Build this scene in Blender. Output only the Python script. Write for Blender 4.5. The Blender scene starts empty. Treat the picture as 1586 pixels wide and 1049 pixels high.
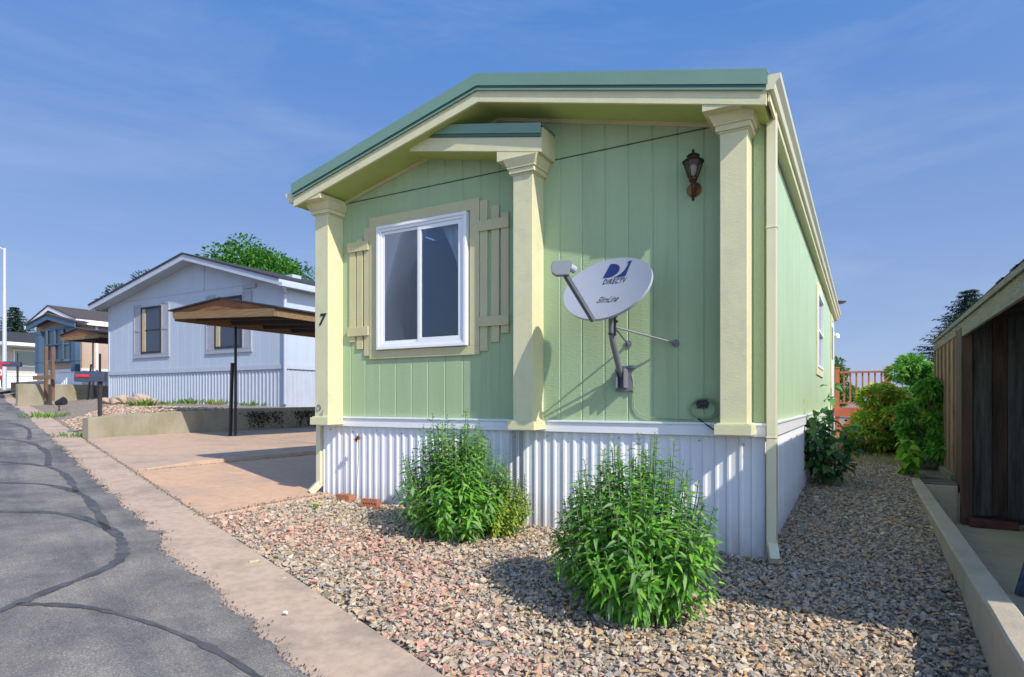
import bpy, bmesh, math, random
import numpy as np
from mathutils import Vector, Matrix
R = math.radians
random.seed(7); rng = np.random.default_rng(7)
scn = bpy.context.scene
COL = scn.collection

# ------------------------------------------------------------------ camera
cam_d = bpy.data.cameras.new('camera'); cam = bpy.data.objects.new('camera', cam_d); COL.objects.link(cam)
cam.location = (0.653, -4.947, 1.18); cam.rotation_euler = (R(90), 0, R(29.4))
cam_d.sensor_width = 36; cam_d.lens = 21.88; cam_d.shift_y = 97.5/1586
cam_d.clip_start = .05; cam_d.clip_end = 3000
scn.camera = cam

# ------------------------------------------------------------------ sky, sun, exposure
SUN = Vector((2.7, -1.0, 2.32)).normalized()
EL = math.asin(SUN.z); AZ = math.atan2(SUN.x, SUN.y)
world = bpy.data.worlds.new("World"); scn.world = world; world.use_nodes = True
nt = world.node_tree; N = nt.nodes; L = nt.links
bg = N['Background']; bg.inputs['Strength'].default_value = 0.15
sky = N.new('ShaderNodeTexSky'); sky.sky_type = 'NISHITA'; sky.sun_disc = False
sky.sun_elevation = EL; sky.sun_rotation = AZ
sky.altitude = 1600; sky.air_density = 1.0; sky.dust_density = 1.2; sky.ozone_density = 2.2
tc = N.new('ShaderNodeTexCoord'); mp = N.new('ShaderNodeMapping'); mp.inputs['Scale'].default_value = (1.2, 1.2, 5.0)
mp.inputs['Rotation'].default_value = (0.25, 0.1, 0.5)
nz = N.new('ShaderNodeTexNoise'); nz.inputs['Scale'].default_value = 1.6; nz.inputs['Detail'].default_value = 9; nz.inputs['Roughness'].default_value = .62
nz.inputs['Distortion'].default_value = .4
cr = N.new('ShaderNodeValToRGB'); cr.color_ramp.elements[0].position = .48; cr.color_ramp.elements[1].position = .85
cr.color_ramp.elements[1].color = (.30, .30, .30, 1)
mx = N.new('ShaderNodeMix'); mx.data_type = 'RGBA'; mx.inputs[7].default_value = (2.0, 2.3, 2.9, 1)
L.new(tc.outputs['Generated'], mp.inputs['Vector']); L.new(mp.outputs['Vector'], nz.inputs['Vector'])
L.new(nz.outputs['Fac'], cr.inputs['Fac']); L.new(cr.outputs['Color'], mx.inputs[0])
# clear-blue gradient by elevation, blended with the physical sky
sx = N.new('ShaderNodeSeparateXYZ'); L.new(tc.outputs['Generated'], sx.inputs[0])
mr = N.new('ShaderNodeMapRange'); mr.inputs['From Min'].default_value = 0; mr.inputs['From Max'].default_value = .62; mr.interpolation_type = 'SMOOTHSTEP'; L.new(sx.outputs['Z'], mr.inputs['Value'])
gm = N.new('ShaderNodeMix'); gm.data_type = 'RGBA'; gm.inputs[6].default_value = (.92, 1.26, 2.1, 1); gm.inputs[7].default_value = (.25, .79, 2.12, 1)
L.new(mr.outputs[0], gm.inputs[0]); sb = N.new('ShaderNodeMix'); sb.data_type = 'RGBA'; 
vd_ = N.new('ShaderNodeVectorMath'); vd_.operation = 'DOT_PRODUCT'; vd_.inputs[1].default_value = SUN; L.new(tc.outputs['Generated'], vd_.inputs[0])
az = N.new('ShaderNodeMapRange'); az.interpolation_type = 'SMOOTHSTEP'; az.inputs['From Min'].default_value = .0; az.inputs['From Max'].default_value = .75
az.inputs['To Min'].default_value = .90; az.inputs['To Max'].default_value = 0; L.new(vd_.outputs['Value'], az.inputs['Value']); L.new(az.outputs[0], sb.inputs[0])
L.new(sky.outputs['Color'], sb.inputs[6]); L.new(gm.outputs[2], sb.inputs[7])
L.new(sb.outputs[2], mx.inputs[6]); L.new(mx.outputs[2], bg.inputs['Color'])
sd = bpy.data.lights.new('sun', 'SUN'); sd.energy = 2.5; sd.angle = R(.5); sd.color = (1, .93, .82)
so = bpy.data.objects.new('sun', sd); COL.objects.link(so); so.rotation_euler = SUN.to_track_quat('Z', 'Y').to_euler()
scn.view_settings.view_transform = 'Standard'; scn.view_settings.look = 'None'; scn.view_settings.gamma = 1
scn.view_settings.exposure = 1.0

# ------------------------------------------------------------------ materials
def new_mat(name):
    m = bpy.data.materials.new(name); m.use_nodes = True
    return m, m.node_tree.nodes, m.node_tree.links, m.node_tree.nodes['Principled BSDF']
def ramp(n, stops):
    r = n.new('ShaderNodeValToRGB'); e = r.color_ramp.elements
    while len(e) < len(stops): e.new(.5)
    for i, (p, c) in enumerate(stops): e[i].position = p; e[i].color = (*c, 1)
    return r
def mat(name, col, rough=.6, var=.12, scale=3, stretch=(1,1,1), bump=.0, bscale=60, bstretch=None, metal=0, spec=.5, dirt=None, dscale=1.2, dth=(.5,.75), coat=0):
    """base colour with soft variation, optional dirt patches and bump, all in world-position space"""
    m, n, l, p = new_mat(name)
    p.inputs['Roughness'].default_value = rough; p.inputs['Metallic'].default_value = metal
    p.inputs['Specular IOR Level'].default_value = spec
    g = n.new('ShaderNodeNewGeometry')
    mp = n.new('ShaderNodeMapping'); mp.inputs['Scale'].default_value = stretch; l.new(g.outputs['Position'], mp.inputs['Vector'])
    t = n.new('ShaderNodeTexNoise'); t.inputs['Scale'].default_value = scale; t.inputs['Detail'].default_value = 8; t.inputs['Roughness'].default_value = .65
    l.new(mp.outputs['Vector'], t.inputs['Vector'])
    lo = tuple(c*(1-var) for c in col); hi = tuple(min(1, c*(1+var)) for c in col)
    r = ramp(n, [(.3, lo), (.7, hi)]); l.new(t.outputs['Fac'], r.inputs['Fac'])
    out = r.outputs['Color']
    if dirt:
        t2 = n.new('ShaderNodeTexNoise'); t2.inputs['Scale'].default_value = dscale; t2.inputs['Detail'].default_value = 10; t2.inputs['Roughness'].default_value = .7
        l.new(mp.outputs['Vector'], t2.inputs['Vector'])
        r2 = ramp(n, [(dth[0], (0,0,0)), (dth[1], (1,1,1))]); l.new(t2.outputs['Fac'], r2.inputs['Fac'])
        mx = n.new('ShaderNodeMix'); mx.data_type = 'RGBA'; l.new(r2.outputs['Color'], mx.inputs[0]); l.new(out, mx.inputs[6]); mx.inputs[7].default_value = (*dirt, 1)
        out = mx.outputs[2]
    l.new(out, p.inputs['Base Color'])
    if bump:
        mp2 = n.new('ShaderNodeMapping'); mp2.inputs['Scale'].default_value = bstretch or stretch; l.new(g.outputs['Position'], mp2.inputs['Vector'])
        t3 = n.new('ShaderNodeTexNoise'); t3.inputs['Scale'].default_value = bscale; t3.inputs['Detail'].default_value = 5
        l.new(mp2.outputs['Vector'], t3.inputs['Vector'])
        b = n.new('ShaderNodeBump'); b.inputs['Strength'].default_value = bump; b.inputs['Distance'].default_value = .01
        l.new(t3.outputs['Fac'], b.inputs['Height']); l.new(b.outputs['Normal'], p.inputs['Normal'])
    if coat: p.inputs['Coat Weight'].default_value = coat
    return m
M = {}
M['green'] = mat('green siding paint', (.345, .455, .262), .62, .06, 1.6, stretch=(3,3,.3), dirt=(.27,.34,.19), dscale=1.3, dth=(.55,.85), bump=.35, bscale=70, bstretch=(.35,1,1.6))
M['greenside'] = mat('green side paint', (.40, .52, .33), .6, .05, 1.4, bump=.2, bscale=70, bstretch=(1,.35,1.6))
M['soffit'] = mat('soffit paint', (.40, .47, .14), .65, .08, 3)
M['cream'] = mat('cream trim paint', (.64, .61, .375), .6, .05, 5, bump=.2, bscale=90, bstretch=(.3,.6,1.6), dirt=(.50,.47,.32), dscale=3, dth=(.55,.8))
M['tan'] = mat('tan trim paint', (.52, .48, .28), .6, .06, 5, bump=.2, bscale=90, bstretch=(.4,.5,1.4))
M['creammetal'] = mat('cream gutter enamel', (.66, .63, .43), .35, .04, 3)
M['roofgreen'] = mat('green roof metal', (.17, .285, .215), .38, .06, 2, spec=.5)
M['rooflip'] = mat('dark green roof lip', (.06, .14, .10), .4, .08, 2)
M['white'] = mat('white vinyl', (.78, .79, .82), .35, .02, 4)
M['skirt'] = mat('white skirt metal', (.72, .73, .77), .42, .04, 2.5, stretch=(1,1,.25), dirt=(.55,.53,.50), dscale=2.2, dth=(.6,.85))
M['black'] = mat('black enamel', (.018, .018, .02), .4, .2, 20)
M['seam'] = mat('dark siding seam', (.06, .08, .05), .8, .3, 9)  # dark tone of the horizontal joint in the siding
M['dark'] = mat('dark interior', (.03, .03, .035), .9, .2, 3)
M['concrete'] = mat('concrete pan', (.50, .37, .275), .85, .15, 14, bump=.35, bscale=120, dirt=(.27,.215,.17), dscale=2.2, dth=(.46,.74))
M['driveway'] = mat('pink concrete', (.60, .38, .24), .85, .13, 10, bump=.25, bscale=110, dirt=(.33,.27,.23), dscale=.8, dth=(.48,.8))
M['driveway2'] = mat('grey pink concrete', (.53, .37, .26), .85, .13, 10, bump=.25, bscale=110, dirt=(.28,.24,.21), dscale=.9, dth=(.45,.8))
M['wallconc'] = mat('weathered concrete wall', (.40, .36, .29), .88, .14, 1.5, stretch=(1,1,1.5), bump=.5, bscale=60, dirt=(.24,.22,.15), dscale=1.8, dth=(.48,.75))
M['kerbwall'] = mat('tan concrete wall', (.46, .40, .31), .88, .10, 2, bump=.4, bscale=80, dirt=(.30,.26,.20), dscale=2.6, dth=(.52,.78))
M['greyhouse'] = mat('pale blue grey siding', (.42, .475, .56), .6, .05, 1.2, stretch=(1,1,.3), bump=.15, bscale=40)
M['greytrim'] = mat('grey white trim', (.42, .46, .54), .55, .05, 3)
M['greyshut'] = mat('mauve grey shutter', (.33, .34, .39), .55, .05, 5)
M['shingle'] = mat('brown shingles', (.075, .062, .06), .9, .35, 14, stretch=(1,1,1), bump=.6, bscale=60)
M['darkshingle'] = mat('dark shingles', (.035, .035, .045), .9, .35, 14, bump=.6, bscale=60)
M['bluetrim'] = mat('teal blue trim', (.055, .115, .185), .5, .08, 4)
M['beige'] = mat('beige house siding', (.50, .38, .30), .65, .05, 2)
M['beige2'] = mat('pale beige siding', (.52, .50, .44), .65, .06, 2)
M['rawwood'] = mat('orange plywood', (.24, .10, .035), .7, .35, 4, stretch=(1,6,6), dirt=(.09,.05,.03), dscale=3, dth=(.5,.75), bump=.3)
M['oldwood'] = mat('aged yellow timber', (.24, .15, .065), .75, .25, 5, stretch=(.6,4,6), bump=.3, dirt=(.16,.11,.07), dscale=3)
M['darkwood'] = mat('dark stained timber', (.035, .03, .028), .75, .4, 4, stretch=(6,6,.6), bump=.4)
M['greywood'] = mat('weathered grey timber', (.22, .205, .175), .85, .22, 6, stretch=(5,.5,5), bump=.6, bscale=40, dirt=(.12,.11,.09), dscale=5)
M['brownboard'] = mat('brown weathered board', (.30, .195, .125), .8, .4, 3.5, stretch=(5,5,.7), bump=.6, bscale=30, dirt=(.09,.06,.045), dscale=1.7, dth=(.5,.75))
M['redwood'] = mat('red brown beam', (.11, .035, .025), .7, .4, 5, bump=.4)
M['deck'] = mat('orange red deck stain', (.46, .125, .055), .6, .15, 5, bump=.2)
M['brick'] = mat('brick clay', (.42, .16, .085), .85, .2, 30, bump=.5, bscale=120)
M['dishgrey'] = mat('dish grey paint', (.36, .385, .44), .45, .03, 5)
M['galv'] = mat('galvanised steel', (.18, .19, .215), .6, .12, 14, metal=.2)
M['navy'] = mat('navy print', (.012, .03, .14), .5, .05, 5)
M['inkgrey'] = mat('dark ink', (.03, .035, .07), .6, .05, 5)
M['bronze'] = mat('dark bronze', (.045, .025, .018), .38, .3, 30, metal=.5)
M['brass'] = mat('worn brass', (.26, .12, .035), .35, .5, 40, metal=.8)
M['mailbox'] = mat('dark blue mailbox', (.035, .045, .075), .4, .1, 8)
M['redflag'] = mat('red plastic', (.55, .02, .03), .4, .05, 8)
M['redcar'] = mat('red car paint', (.50, .015, .02), .25, .03, 4, coat=.8)
M['rubber'] = mat('rubber', (.02, .02, .02), .8, .1, 20)
M['rock'] = mat('tan sandstone', (.45, .34, .24), .9, .25, 5, bump=.6, bscale=30)
M['alu'] = mat('pole aluminium', (.55, .57, .62), .4, .05, 5, metal=.2)
M['cable'] = mat('pale green cable', (.24, .33, .18), .5, .1, 20)
M['bark'] = mat('bark', (.12, .09, .065), .9, .3, 12, stretch=(1,1,.3), bump=.6)
M['stem'] = mat('woody stem', (.14, .20, .08), .8, .2, 12)
M['dryflower'] = mat('dried flower', (.25, .10, .09), .9, .3, 60)
M['curtain'] = mat('grey lace curtain', (.88, .84, .81), .9, .06, 20, stretch=(6,6,.6))
M['steelblue'] = mat('blue grey tarp', (.05, .07, .13), .6, .6, 14, bump=.5)
M['whitestone'] = mat('white pebble', (.8, .8, .8), .7, .05, 20)
M['tar'] = mat('tar sealant', (.078, .077, .080), .75, .35, 7, bump=.5, dirt=(.11,.11,.12), dscale=6, dth=(.5,.6))
M['blackbit'] = mat('dark debris', (.02, .018, .017), .9, .3, 40)
M['pinetar'] = mat('debris litter ledge', (.18, .17, .14), .95, .4, 12, bump=.8, bscale=50, dirt=(.06,.055,.05), dscale=6, dth=(.45,.6))

def splash(m, z0, z1, col):
    n, l = m.node_tree.nodes, m.node_tree.links; p = n['Principled BSDF']; src = p.inputs['Base Color'].links[0].from_socket
    ge = n.new('ShaderNodeNewGeometry'); sp = n.new('ShaderNodeSeparateXYZ'); l.new(ge.outputs['Position'], sp.inputs[0])
    mp = n.new('ShaderNodeMapping'); mp.inputs['Scale'].default_value = (14, 14, 5); l.new(ge.outputs['Position'], mp.inputs['Vector'])
    t = n.new('ShaderNodeTexNoise'); t.inputs['Detail'].default_value = 8; t.inputs['Scale'].default_value = 1; l.new(mp.outputs['Vector'], t.inputs['Vector'])
    mr = n.new('ShaderNodeMapRange'); mr.inputs['From Min'].default_value = z1; mr.inputs['From Max'].default_value = z0; mr.inputs['To Min'].default_value = 0; mr.inputs['To Max'].default_value = 1.3; l.new(sp.outputs['Z'], mr.inputs['Value'])
    mu = n.new('ShaderNodeMath'); mu.operation = 'MULTIPLY'; mu.use_clamp = True; l.new(mr.outputs[0], mu.inputs[0]); l.new(t.outputs['Fac'], mu.inputs[1])
    mx = n.new('ShaderNodeMix'); mx.data_type = 'RGBA'; l.new(mu.outputs[0], mx.inputs[0]); l.new(src, mx.inputs[6]); mx.inputs[7].default_value = (*col, 1); l.new(mx.outputs[2], p.inputs['Base Color'])
splash(M['skirt'], -.02, .38, (.38,.33,.27))
def glass_mat(name, tint, gloss):
    m = bpy.data.materials.new(name); m.use_nodes = True; n = m.node_tree.nodes; l = m.node_tree.links; n.clear()
    o = n.new('ShaderNodeOutputMaterial'); tr = n.new('ShaderNodeBsdfTransparent'); tr.inputs[0].default_value = (*tint, 1)
    gl = n.new('ShaderNodeBsdfGlossy'); gl.inputs['Roughness'].default_value = .02; gl.inputs[0].default_value = (.95,.97,1,1)
    lw = n.new('ShaderNodeFresnel'); lw.inputs[0].default_value = 1.5
    ad = n.new('ShaderNodeMath'); ad.operation = 'ADD'; ad.inputs[1].default_value = gloss; ad.use_clamp = True
    mx = n.new('ShaderNodeMixShader'); l.new(lw.outputs[0], ad.inputs[0]); l.new(ad.outputs[0], mx.inputs[0])
    l.new(tr.outputs[0], mx.inputs[1]); l.new(gl.outputs[0], mx.inputs[2]); l.new(mx.outputs[0], o.inputs[0])
    return m
M['glass'] = glass_mat('window glass', (.80,.86,.90), .03)
M['screen'] = glass_mat('insect screen', (.86,.83,.81), -.02)
M['screen'].node_tree.nodes['Glossy BSDF'].inputs['Roughness'].default_value = .6
M['lampglass'] = glass_mat('smoked lamp glass', (.62,.60,.56), .05)

def leaf_mat(name, rough=.5, transl=.35):
    m = bpy.data.materials.new(name); m.use_nodes = True; n = m.node_tree.nodes; l = m.node_tree.links
    p = n['Principled BSDF']; p.inputs['Roughness'].default_value = rough; p.inputs['Specular IOR Level'].default_value = .25
    a = n.new('ShaderNodeAttribute'); a.attribute_name = 'tint'; l.new(a.outputs['Color'], p.inputs['Base Color'])
    t = n.new('ShaderNodeBsdfTranslucent'); g = n.new('ShaderNodeMix'); g.data_type = 'RGBA'; g.blend_type = 'MULTIPLY'; g.inputs[0].default_value = 1
    g.inputs[7].default_value = (1.25, 1.35, .6, 1); l.new(a.outputs['Color'], g.inputs[6]); l.new(g.outputs[2], t.inputs[0])
    mx = n.new('ShaderNodeMixShader'); mx.inputs[0].default_value = transl
    o = n['Material Output']; l.new(p.outputs[0], mx.inputs[1]); l.new(t.outputs[0], mx.inputs[2]); l.new(mx.outputs[0], o.inputs[0])
    return m
M['leaf'] = leaf_mat('leaf')
M['needle'] = leaf_mat('needle', .6, .1)
def attr_mat(name, rough, bump):
    m, n, l, p = new_mat(name); p.inputs['Roughness'].default_value = rough
    a = n.new('ShaderNodeAttribute'); a.attribute_name = 'tint'
    t = n.new('ShaderNodeTexNoise'); t.inputs['Scale'].default_value = 90; t.inputs['Detail'].default_value = 4
    g = n.new('ShaderNodeNewGeometry'); l.new(g.outputs['Position'], t.inputs['Vector'])
    r = ramp(n, [(.3, (.72,.72,.72)), (.7, (1.15,1.15,1.15))]); l.new(t.outputs['Fac'], r.inputs['Fac'])
    mx = n.new('ShaderNodeMix'); mx.data_type = 'RGBA'; mx.blend_type = 'MULTIPLY'; mx.inputs[0].default_value = 1
    l.new(a.outputs['Color'], mx.inputs[6]); l.new(r.outputs['Color'], mx.inputs[7]); l.new(mx.outputs[2], p.inputs['Base Color'])
    b = n.new('ShaderNodeBump'); b.inputs['Strength'].default_value = bump; b.inputs['Distance'].default_value = .004
    l.new(t.outputs['Fac'], b.inputs['Height']); l.new(b.outputs['Normal'], p.inputs['Normal'])
    return m
M['stone'] = attr_mat('gravel stone', .85, .5)

# ------------------------------------------------------------------ mesh helpers
class MB:
    def __init__(s): s.v = []; s.f = []; s.mi = []; s.cur = 0
    def add(s, vs, fs):
        o = len(s.v); s.v += [tuple(map(float, p)) for p in vs]; s.f += [tuple(i+o for i in f) for f in fs]; s.mi += [s.cur]*len(fs); return s
    def box(s, x0, x1, y0, y1, z0, z1):
        x0, x1 = min(x0,x1), max(x0,x1); y0, y1 = min(y0,y1), max(y0,y1); z0, z1 = min(z0,z1), max(z0,z1)
        return s.add([(x0,y0,z0),(x1,y0,z0),(x1,y1,z0),(x0,y1,z0),(x0,y0,z1),(x1,y0,z1),(x1,y1,z1),(x0,y1,z1)],
                     [(0,3,2,1),(4,5,6,7),(0,1,5,4),(1,2,6,5),(2,3,7,6),(3,0,4,7)])
    def prism(s, poly, fn, a, b):
        """poly: 2-D points; fn(p, q, w) -> xyz; extruded from w=a to w=b"""
        n = len(poly); vs = [fn(p, q, a) for p, q in poly] + [fn(p, q, b) for p, q in poly]
        return s.add(vs, [tuple(range(n))[::-1], tuple(range(n, 2*n))] + [(i, (i+1) % n, n+(i+1) % n, n+i) for i in range(n)])
    def xz(s, poly, y0, y1): return s.prism(poly, lambda p, q, w: (p, w, q), y0, y1)
    def yz(s, poly, x0, x1): return s.prism(poly, lambda p, q, w: (w, p, q), x0, x1)
    def xy(s, poly, z0, z1): return s.prism(poly, lambda p, q, w: (p, q, w), z0, z1)
    def tube(s, pts, r, n=8, cap=True):
        pts = [Vector(p) for p in pts]; rs = r if isinstance(r, (list, tuple)) else [r]*len(pts); rings = []; up = None
        for i, p in enumerate(pts):
            d = (pts[min(i+1, len(pts)-1)] - pts[max(i-1, 0)]).normalized()
            if up is None: up = Vector((0,0,1)) if abs(d.z) < .9 else Vector((1,0,0))
            a = d.cross(up).normalized(); b = a.cross(d).normalized(); up = b
            rings.append([p + (a*math.cos(2*math.pi*k/n) + b*math.sin(2*math.pi*k/n))*rs[i] for k in range(n)])
        vs = [v for q in rings for v in q]; fs = []
        for i in range(len(pts)-1):
            for k in range(n): fs.append((i*n+k, i*n+(k+1) % n, (i+1)*n+(k+1) % n, (i+1)*n+k))
        if cap: fs += [tuple(range(n))[::-1], tuple(range((len(pts)-1)*n, len(pts)*n))]
        return s.add(vs, fs)
    def lathe(s, prof, c, n=16, rot=0):
        vs = []; fs = []
        for r, z in prof:
            for k in range(n): t = 2*math.pi*k/n + rot; vs.append((c[0]+r*math.cos(t), c[1]+r*math.sin(t), c[2]+z))
        for i in range(len(prof)-1):
            for k in range(n): fs.append((i*n+k, i*n+(k+1) % n, (i+1)*n+(k+1) % n, (i+1)*n+k))
        fs += [tuple(range(n))[::-1], tuple(range((len(prof)-1)*n, len(prof)*n))]
        return s.add(vs, fs)
    def beam(s, a, b, w, h):
        """rectangular bar from a to b, w across (horizontal), h deep"""
        a, b = Vector(a), Vector(b); d = (b-a).normalized(); up = Vector((0,0,1)) if abs(d.z) < .95 else Vector((0,1,0))
        x = d.cross(up).normalized()*w/2; y = x.cross(d).normalized()*h/2
        vs = [p + i*x + j*y for p in (a, b) for i, j in ((-1,-1),(1,-1),(1,1),(-1,1))]
        return s.add(vs, [(3,2,1,0),(4,5,6,7),(0,1,5,4),(1,2,6,5),(2,3,7,6),(3,0,4,7)])
    def build(s, name, m, parent=None, bevel=0, smooth=False, recalc=True):
        org = worldloc(parent)
        me = bpy.data.meshes.new(name); me.from_pydata([(x-org[0], y-org[1], z-org[2]) for x, y, z in s.v], [], s.f)
        ms = m if isinstance(m, (list, tuple)) else [m]
        for q in ms: me.materials.append(q)
        if len(ms) > 1: me.polygons.foreach_set('material_index', s.mi)
        if recalc:
            bm = bmesh.new(); bm.from_mesh(me); bmesh.ops.recalc_face_normals(bm, faces=bm.faces); bm.to_mesh(me); bm.free()
        o = bpy.data.objects.new(name, me); COL.objects.link(o); o.parent = parent
        if smooth:
            me.shade_smooth()
            try: me.set_sharp_from_angle(angle=R(40))
            except Exception: pass
        if bevel:
            b = o.modifiers.new('bevel', 'BEVEL'); b.width = bevel; b.segments = 2; b.limit_method = 'ANGLE'
        return o
def worldloc(o):
    v = Vector((0,0,0))
    while o is not None: v = v + o.location; o = o.parent
    return v
def tag(o, label, cat, group=None, kind=None):
    if label: o['label'] = label
    if cat: o['category'] = cat
    if group: o['group'] = group
    if kind: o['kind'] = kind
    return o
def thing(name, loc, label, cat, group=None):
    o = bpy.data.objects.new(name, None); o.empty_display_size = .2; COL.objects.link(o); o.location = loc
    return tag(o, label, cat, group)
def copy_tree(o, parent=None):
    c = o.copy(); COL.objects.link(c); c.parent = parent
    for ch in o.children: copy_tree(ch, c)
    return c
def np_mesh(name, verts, faces, m, parent=None, tint=None, smooth=False):
    """verts (n,3), faces (m,k) same size k; tint per face (m,3)"""
    org = np.array(worldloc(parent)); k = faces.shape[1]
    me = bpy.data.meshes.new(name); me.vertices.add(len(verts)); me.vertices.foreach_set('co', (verts-org).astype(np.float32).ravel())
    me.loops.add(faces.size); me.loops.foreach_set('vertex_index', faces.astype(np.int32).ravel())
    me.polygons.add(len(faces)); me.polygons.foreach_set('loop_start', np.arange(0, faces.size, k, dtype=np.int32))
    me.update(calc_edges=True); me.validate()
    if tint is not None:
        a = me.attributes.new('tint', 'FLOAT_COLOR', 'FACE'); c = np.ones((len(faces), 4), np.float32); c[:, :3] = tint; a.data.foreach_set('color', c.ravel())
    me.materials.append(m)
    if smooth: me.shade_smooth()
    o = bpy.data.objects.new(name, me); COL.objects.link(o); o.parent = parent
    return o
def text_geo(s, size, shear=0, spacing=1.0, offset=0):
    cu = bpy.data.curves.new('t', 'FONT'); cu.body = s; cu.size = size; cu.shear = shear; cu.space_character = spacing; cu.offset = offset; cu.resolution_u = 4
    cu.align_x = 'CENTER'
    ob = bpy.data.objects.new('t', cu); COL.objects.link(ob); dg = bpy.context.evaluated_depsgraph_get(); dg.update()
    me = bpy.data.meshes.new_from_object(ob.evaluated_get(dg))
    vs = [tuple(v.co) for v in me.vertices]; fs = [tuple(p.vertices) for p in me.polygons]
    bpy.data.objects.remove(ob); bpy.data.meshes.remove(me)
    return vs, fs

# ------------------------------------------------------------------ lie of the land
OX, OY = -1.02, -2.84; SD = np.array((-.94, .341)); QD = np.array((.341, .94))
def sq(x, y): return (x-OX)*SD[0]+(y-OY)*SD[1], (x-OX)*QD[0]+(y-OY)*QD[1]
def xy_of(s, q): return OX+s*SD[0]+q*QD[0], OY+s*SD[1]+q*QD[1]
def H(s): return np.interp(s, [-40, -4, 0, 21, 65, 90], [-.9, -.16, 0, .835, 1.93, 2.2])
def sm(t): t = np.clip(t, 0, 1); return t*t*(3-2*t)
WX = -12.06
def lotA(x, y):
    return .03 - .0376*(x+1.02) + .04*np.clip(y, -3, 12)*sm((x+4.2)/3.6) - .09*np.clip(x/1.2, 0, 1)*np.clip(-y-.1, 0, 1)
def G(x, y):
    x = np.asarray(x, float); y = np.asarray(y, float); s, q = sq(x, y)
    h = H(s)
    a = lotA(np.maximum(x, -13), y); 
    b = 1.0 + .018*(-12.5-x)
    c = np.interp(x, [-200, -60, -34, -27.6], [3.2, 2.6, 2.0, 1.86]); d = 1.30 + 0*x
    lot = np.where(x > WX, a, np.where(x > -24.0, b, np.where(x > -27.56, d, c)))
    wid = np.where(x > WX, .7, np.where(x > -24.0, 1.5, 2.2))
    z = h + (lot-h)*sm((q-.1)/wid)
    z = np.where((x > 1.28) & (q > .1) & (y < 8.15), -.36, z)
    z = np.where(q < -8.5, h, z)
    return z
def g(x, y): return float(G(x, y))

xs = np.unique(np.concatenate([[-900,-500,-300,-200,-140,-100,-80,-65,-55,-48], np.arange(-42, 2.5, .3), [WX-.02, WX+.02, -27.58, -27.54, 1.26, 1.30], [3,4,6,9,14,20,30,50,90,160,300,600,900]]))
ys = np.unique(np.concatenate([[-900,-500,-200,-100,-60,-40,-28,-20,-15], np.arange(-12, 16, .3), [8.12, 8.18], [17,18,20,23,27,32,40,55,80,120,200,350,600,900]]))
XX, YY = np.meshgrid(xs, ys); ZZ = G(XX, YY) - .012
nx, ny = len(xs), len(ys); idx = np.arange(nx*ny).reshape(ny, nx)
F = np.stack([idx[:-1,:-1], idx[:-1,1:], idx[1:,1:], idx[1:,:-1]], -1).reshape(-1, 4)
mg, n_, l_, p_ = new_mat('earth and fine gravel')
p_.inputs['Roughness'].default_value = .95
ge = n_.new('ShaderNodeNewGeometry')
vo = n_.new('ShaderNodeTexVoronoi'); vo.inputs['Scale'].default_value = 26; l_.new(ge.outputs['Position'], vo.inputs['Vector'])
hs = ramp(n_, [(0, (.15,.13,.11)), (.35, (.34,.28,.22)), (.65, (.44,.35,.27)), (1, (.28,.25,.21))]); l_.new(vo.outputs['Color'], hs.inputs['Fac'])
vd = ramp(n_, [(.0, (1,1,1)), (.55, (.8,.8,.8)), (.8, (.35,.33,.30))]); l_.new(vo.outputs['Distance'], vd.inputs['Fac'])
mm = n_.new('ShaderNodeMix'); mm.data_type = 'RGBA'; mm.blend_type = 'MULTIPLY'; mm.inputs[0].default_value = 1
l_.new(hs.outputs['Color'], mm.inputs[6]); l_.new(vd.outputs['Color'], mm.inputs[7]); l_.new(mm.outputs[2], p_.inputs['Base Color'])
bb = n_.new('ShaderNodeBump'); bb.inputs['Strength'].default_value = .8; bb.inputs['Distance'].default_value = .02; bb.invert = True
l_.new(vo.outputs['Distance'], bb.inputs['Height']); l_.new(bb.outputs['Normal'], p_.inputs['Normal'])
gr = np_mesh('ground', np.stack([XX.ravel(), YY.ravel(), ZZ.ravel()], -1), F, mg, smooth=False); gr['kind'] = 'structure'

def strip(name, m, s_list, qa, qb, dz, thick=0, nq=2):
    """sheet laid along the street between q limits (functions of s)"""
    vs = []; fs = []
    for s in s_list:
        for j in range(nq):
            q = qa(s) + (qb(s)-qa(s))*j/(nq-1); x, y = xy_of(s, q); vs.append((x, y, float(H(s))+dz))
    for i in range(len(s_list)-1):
        for j in range(nq-1): a = i*nq+j; fs.append((a, a+1, a+nq+1, a+nq))
    o = np_mesh(name, np.array(vs), np.array(fs), m); o['kind'] = 'structure'; return o
# asphalt
ma, n_, l_, p_ = new_mat('worn asphalt')
p_.inputs['Roughness'].default_value = .82
ge = n_.new('ShaderNodeNewGeometry')
def noi(sc, det, ro, vec=None, st=None):
    t = n_.new('ShaderNodeTexNoise'); t.inputs['Scale'].default_value = sc; t.inputs['Detail'].default_value = det; t.inputs['Roughness'].default_value = ro
    mpp = n_.new('ShaderNodeMapping'); l_.new(ge.outputs['Position'], mpp.inputs['Vector'])
    if st: mpp.vector_type = 'TEXTURE'; mpp.inputs['Rotation'].default_value = (0,0,R(160)); mpp.inputs['Scale'].default_value = st
    l_.new(mpp.outputs['Vector'], t.inputs['Vector']); return t
f1 = noi(110, 5, .9); f2 = noi(1.6, 9, .72); f3 = noi(1.3, 5, .6, st=(9, .7, 1))
r1 = ramp(n_, [(.34, (.055,.052,.049)), (.45, (.150,.143,.135)), (.56, (.215,.204,.192)), (.65, (.50,.48,.45))]); l_.new(f1.outputs['Fac'], r1.inputs['Fac'])
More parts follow.
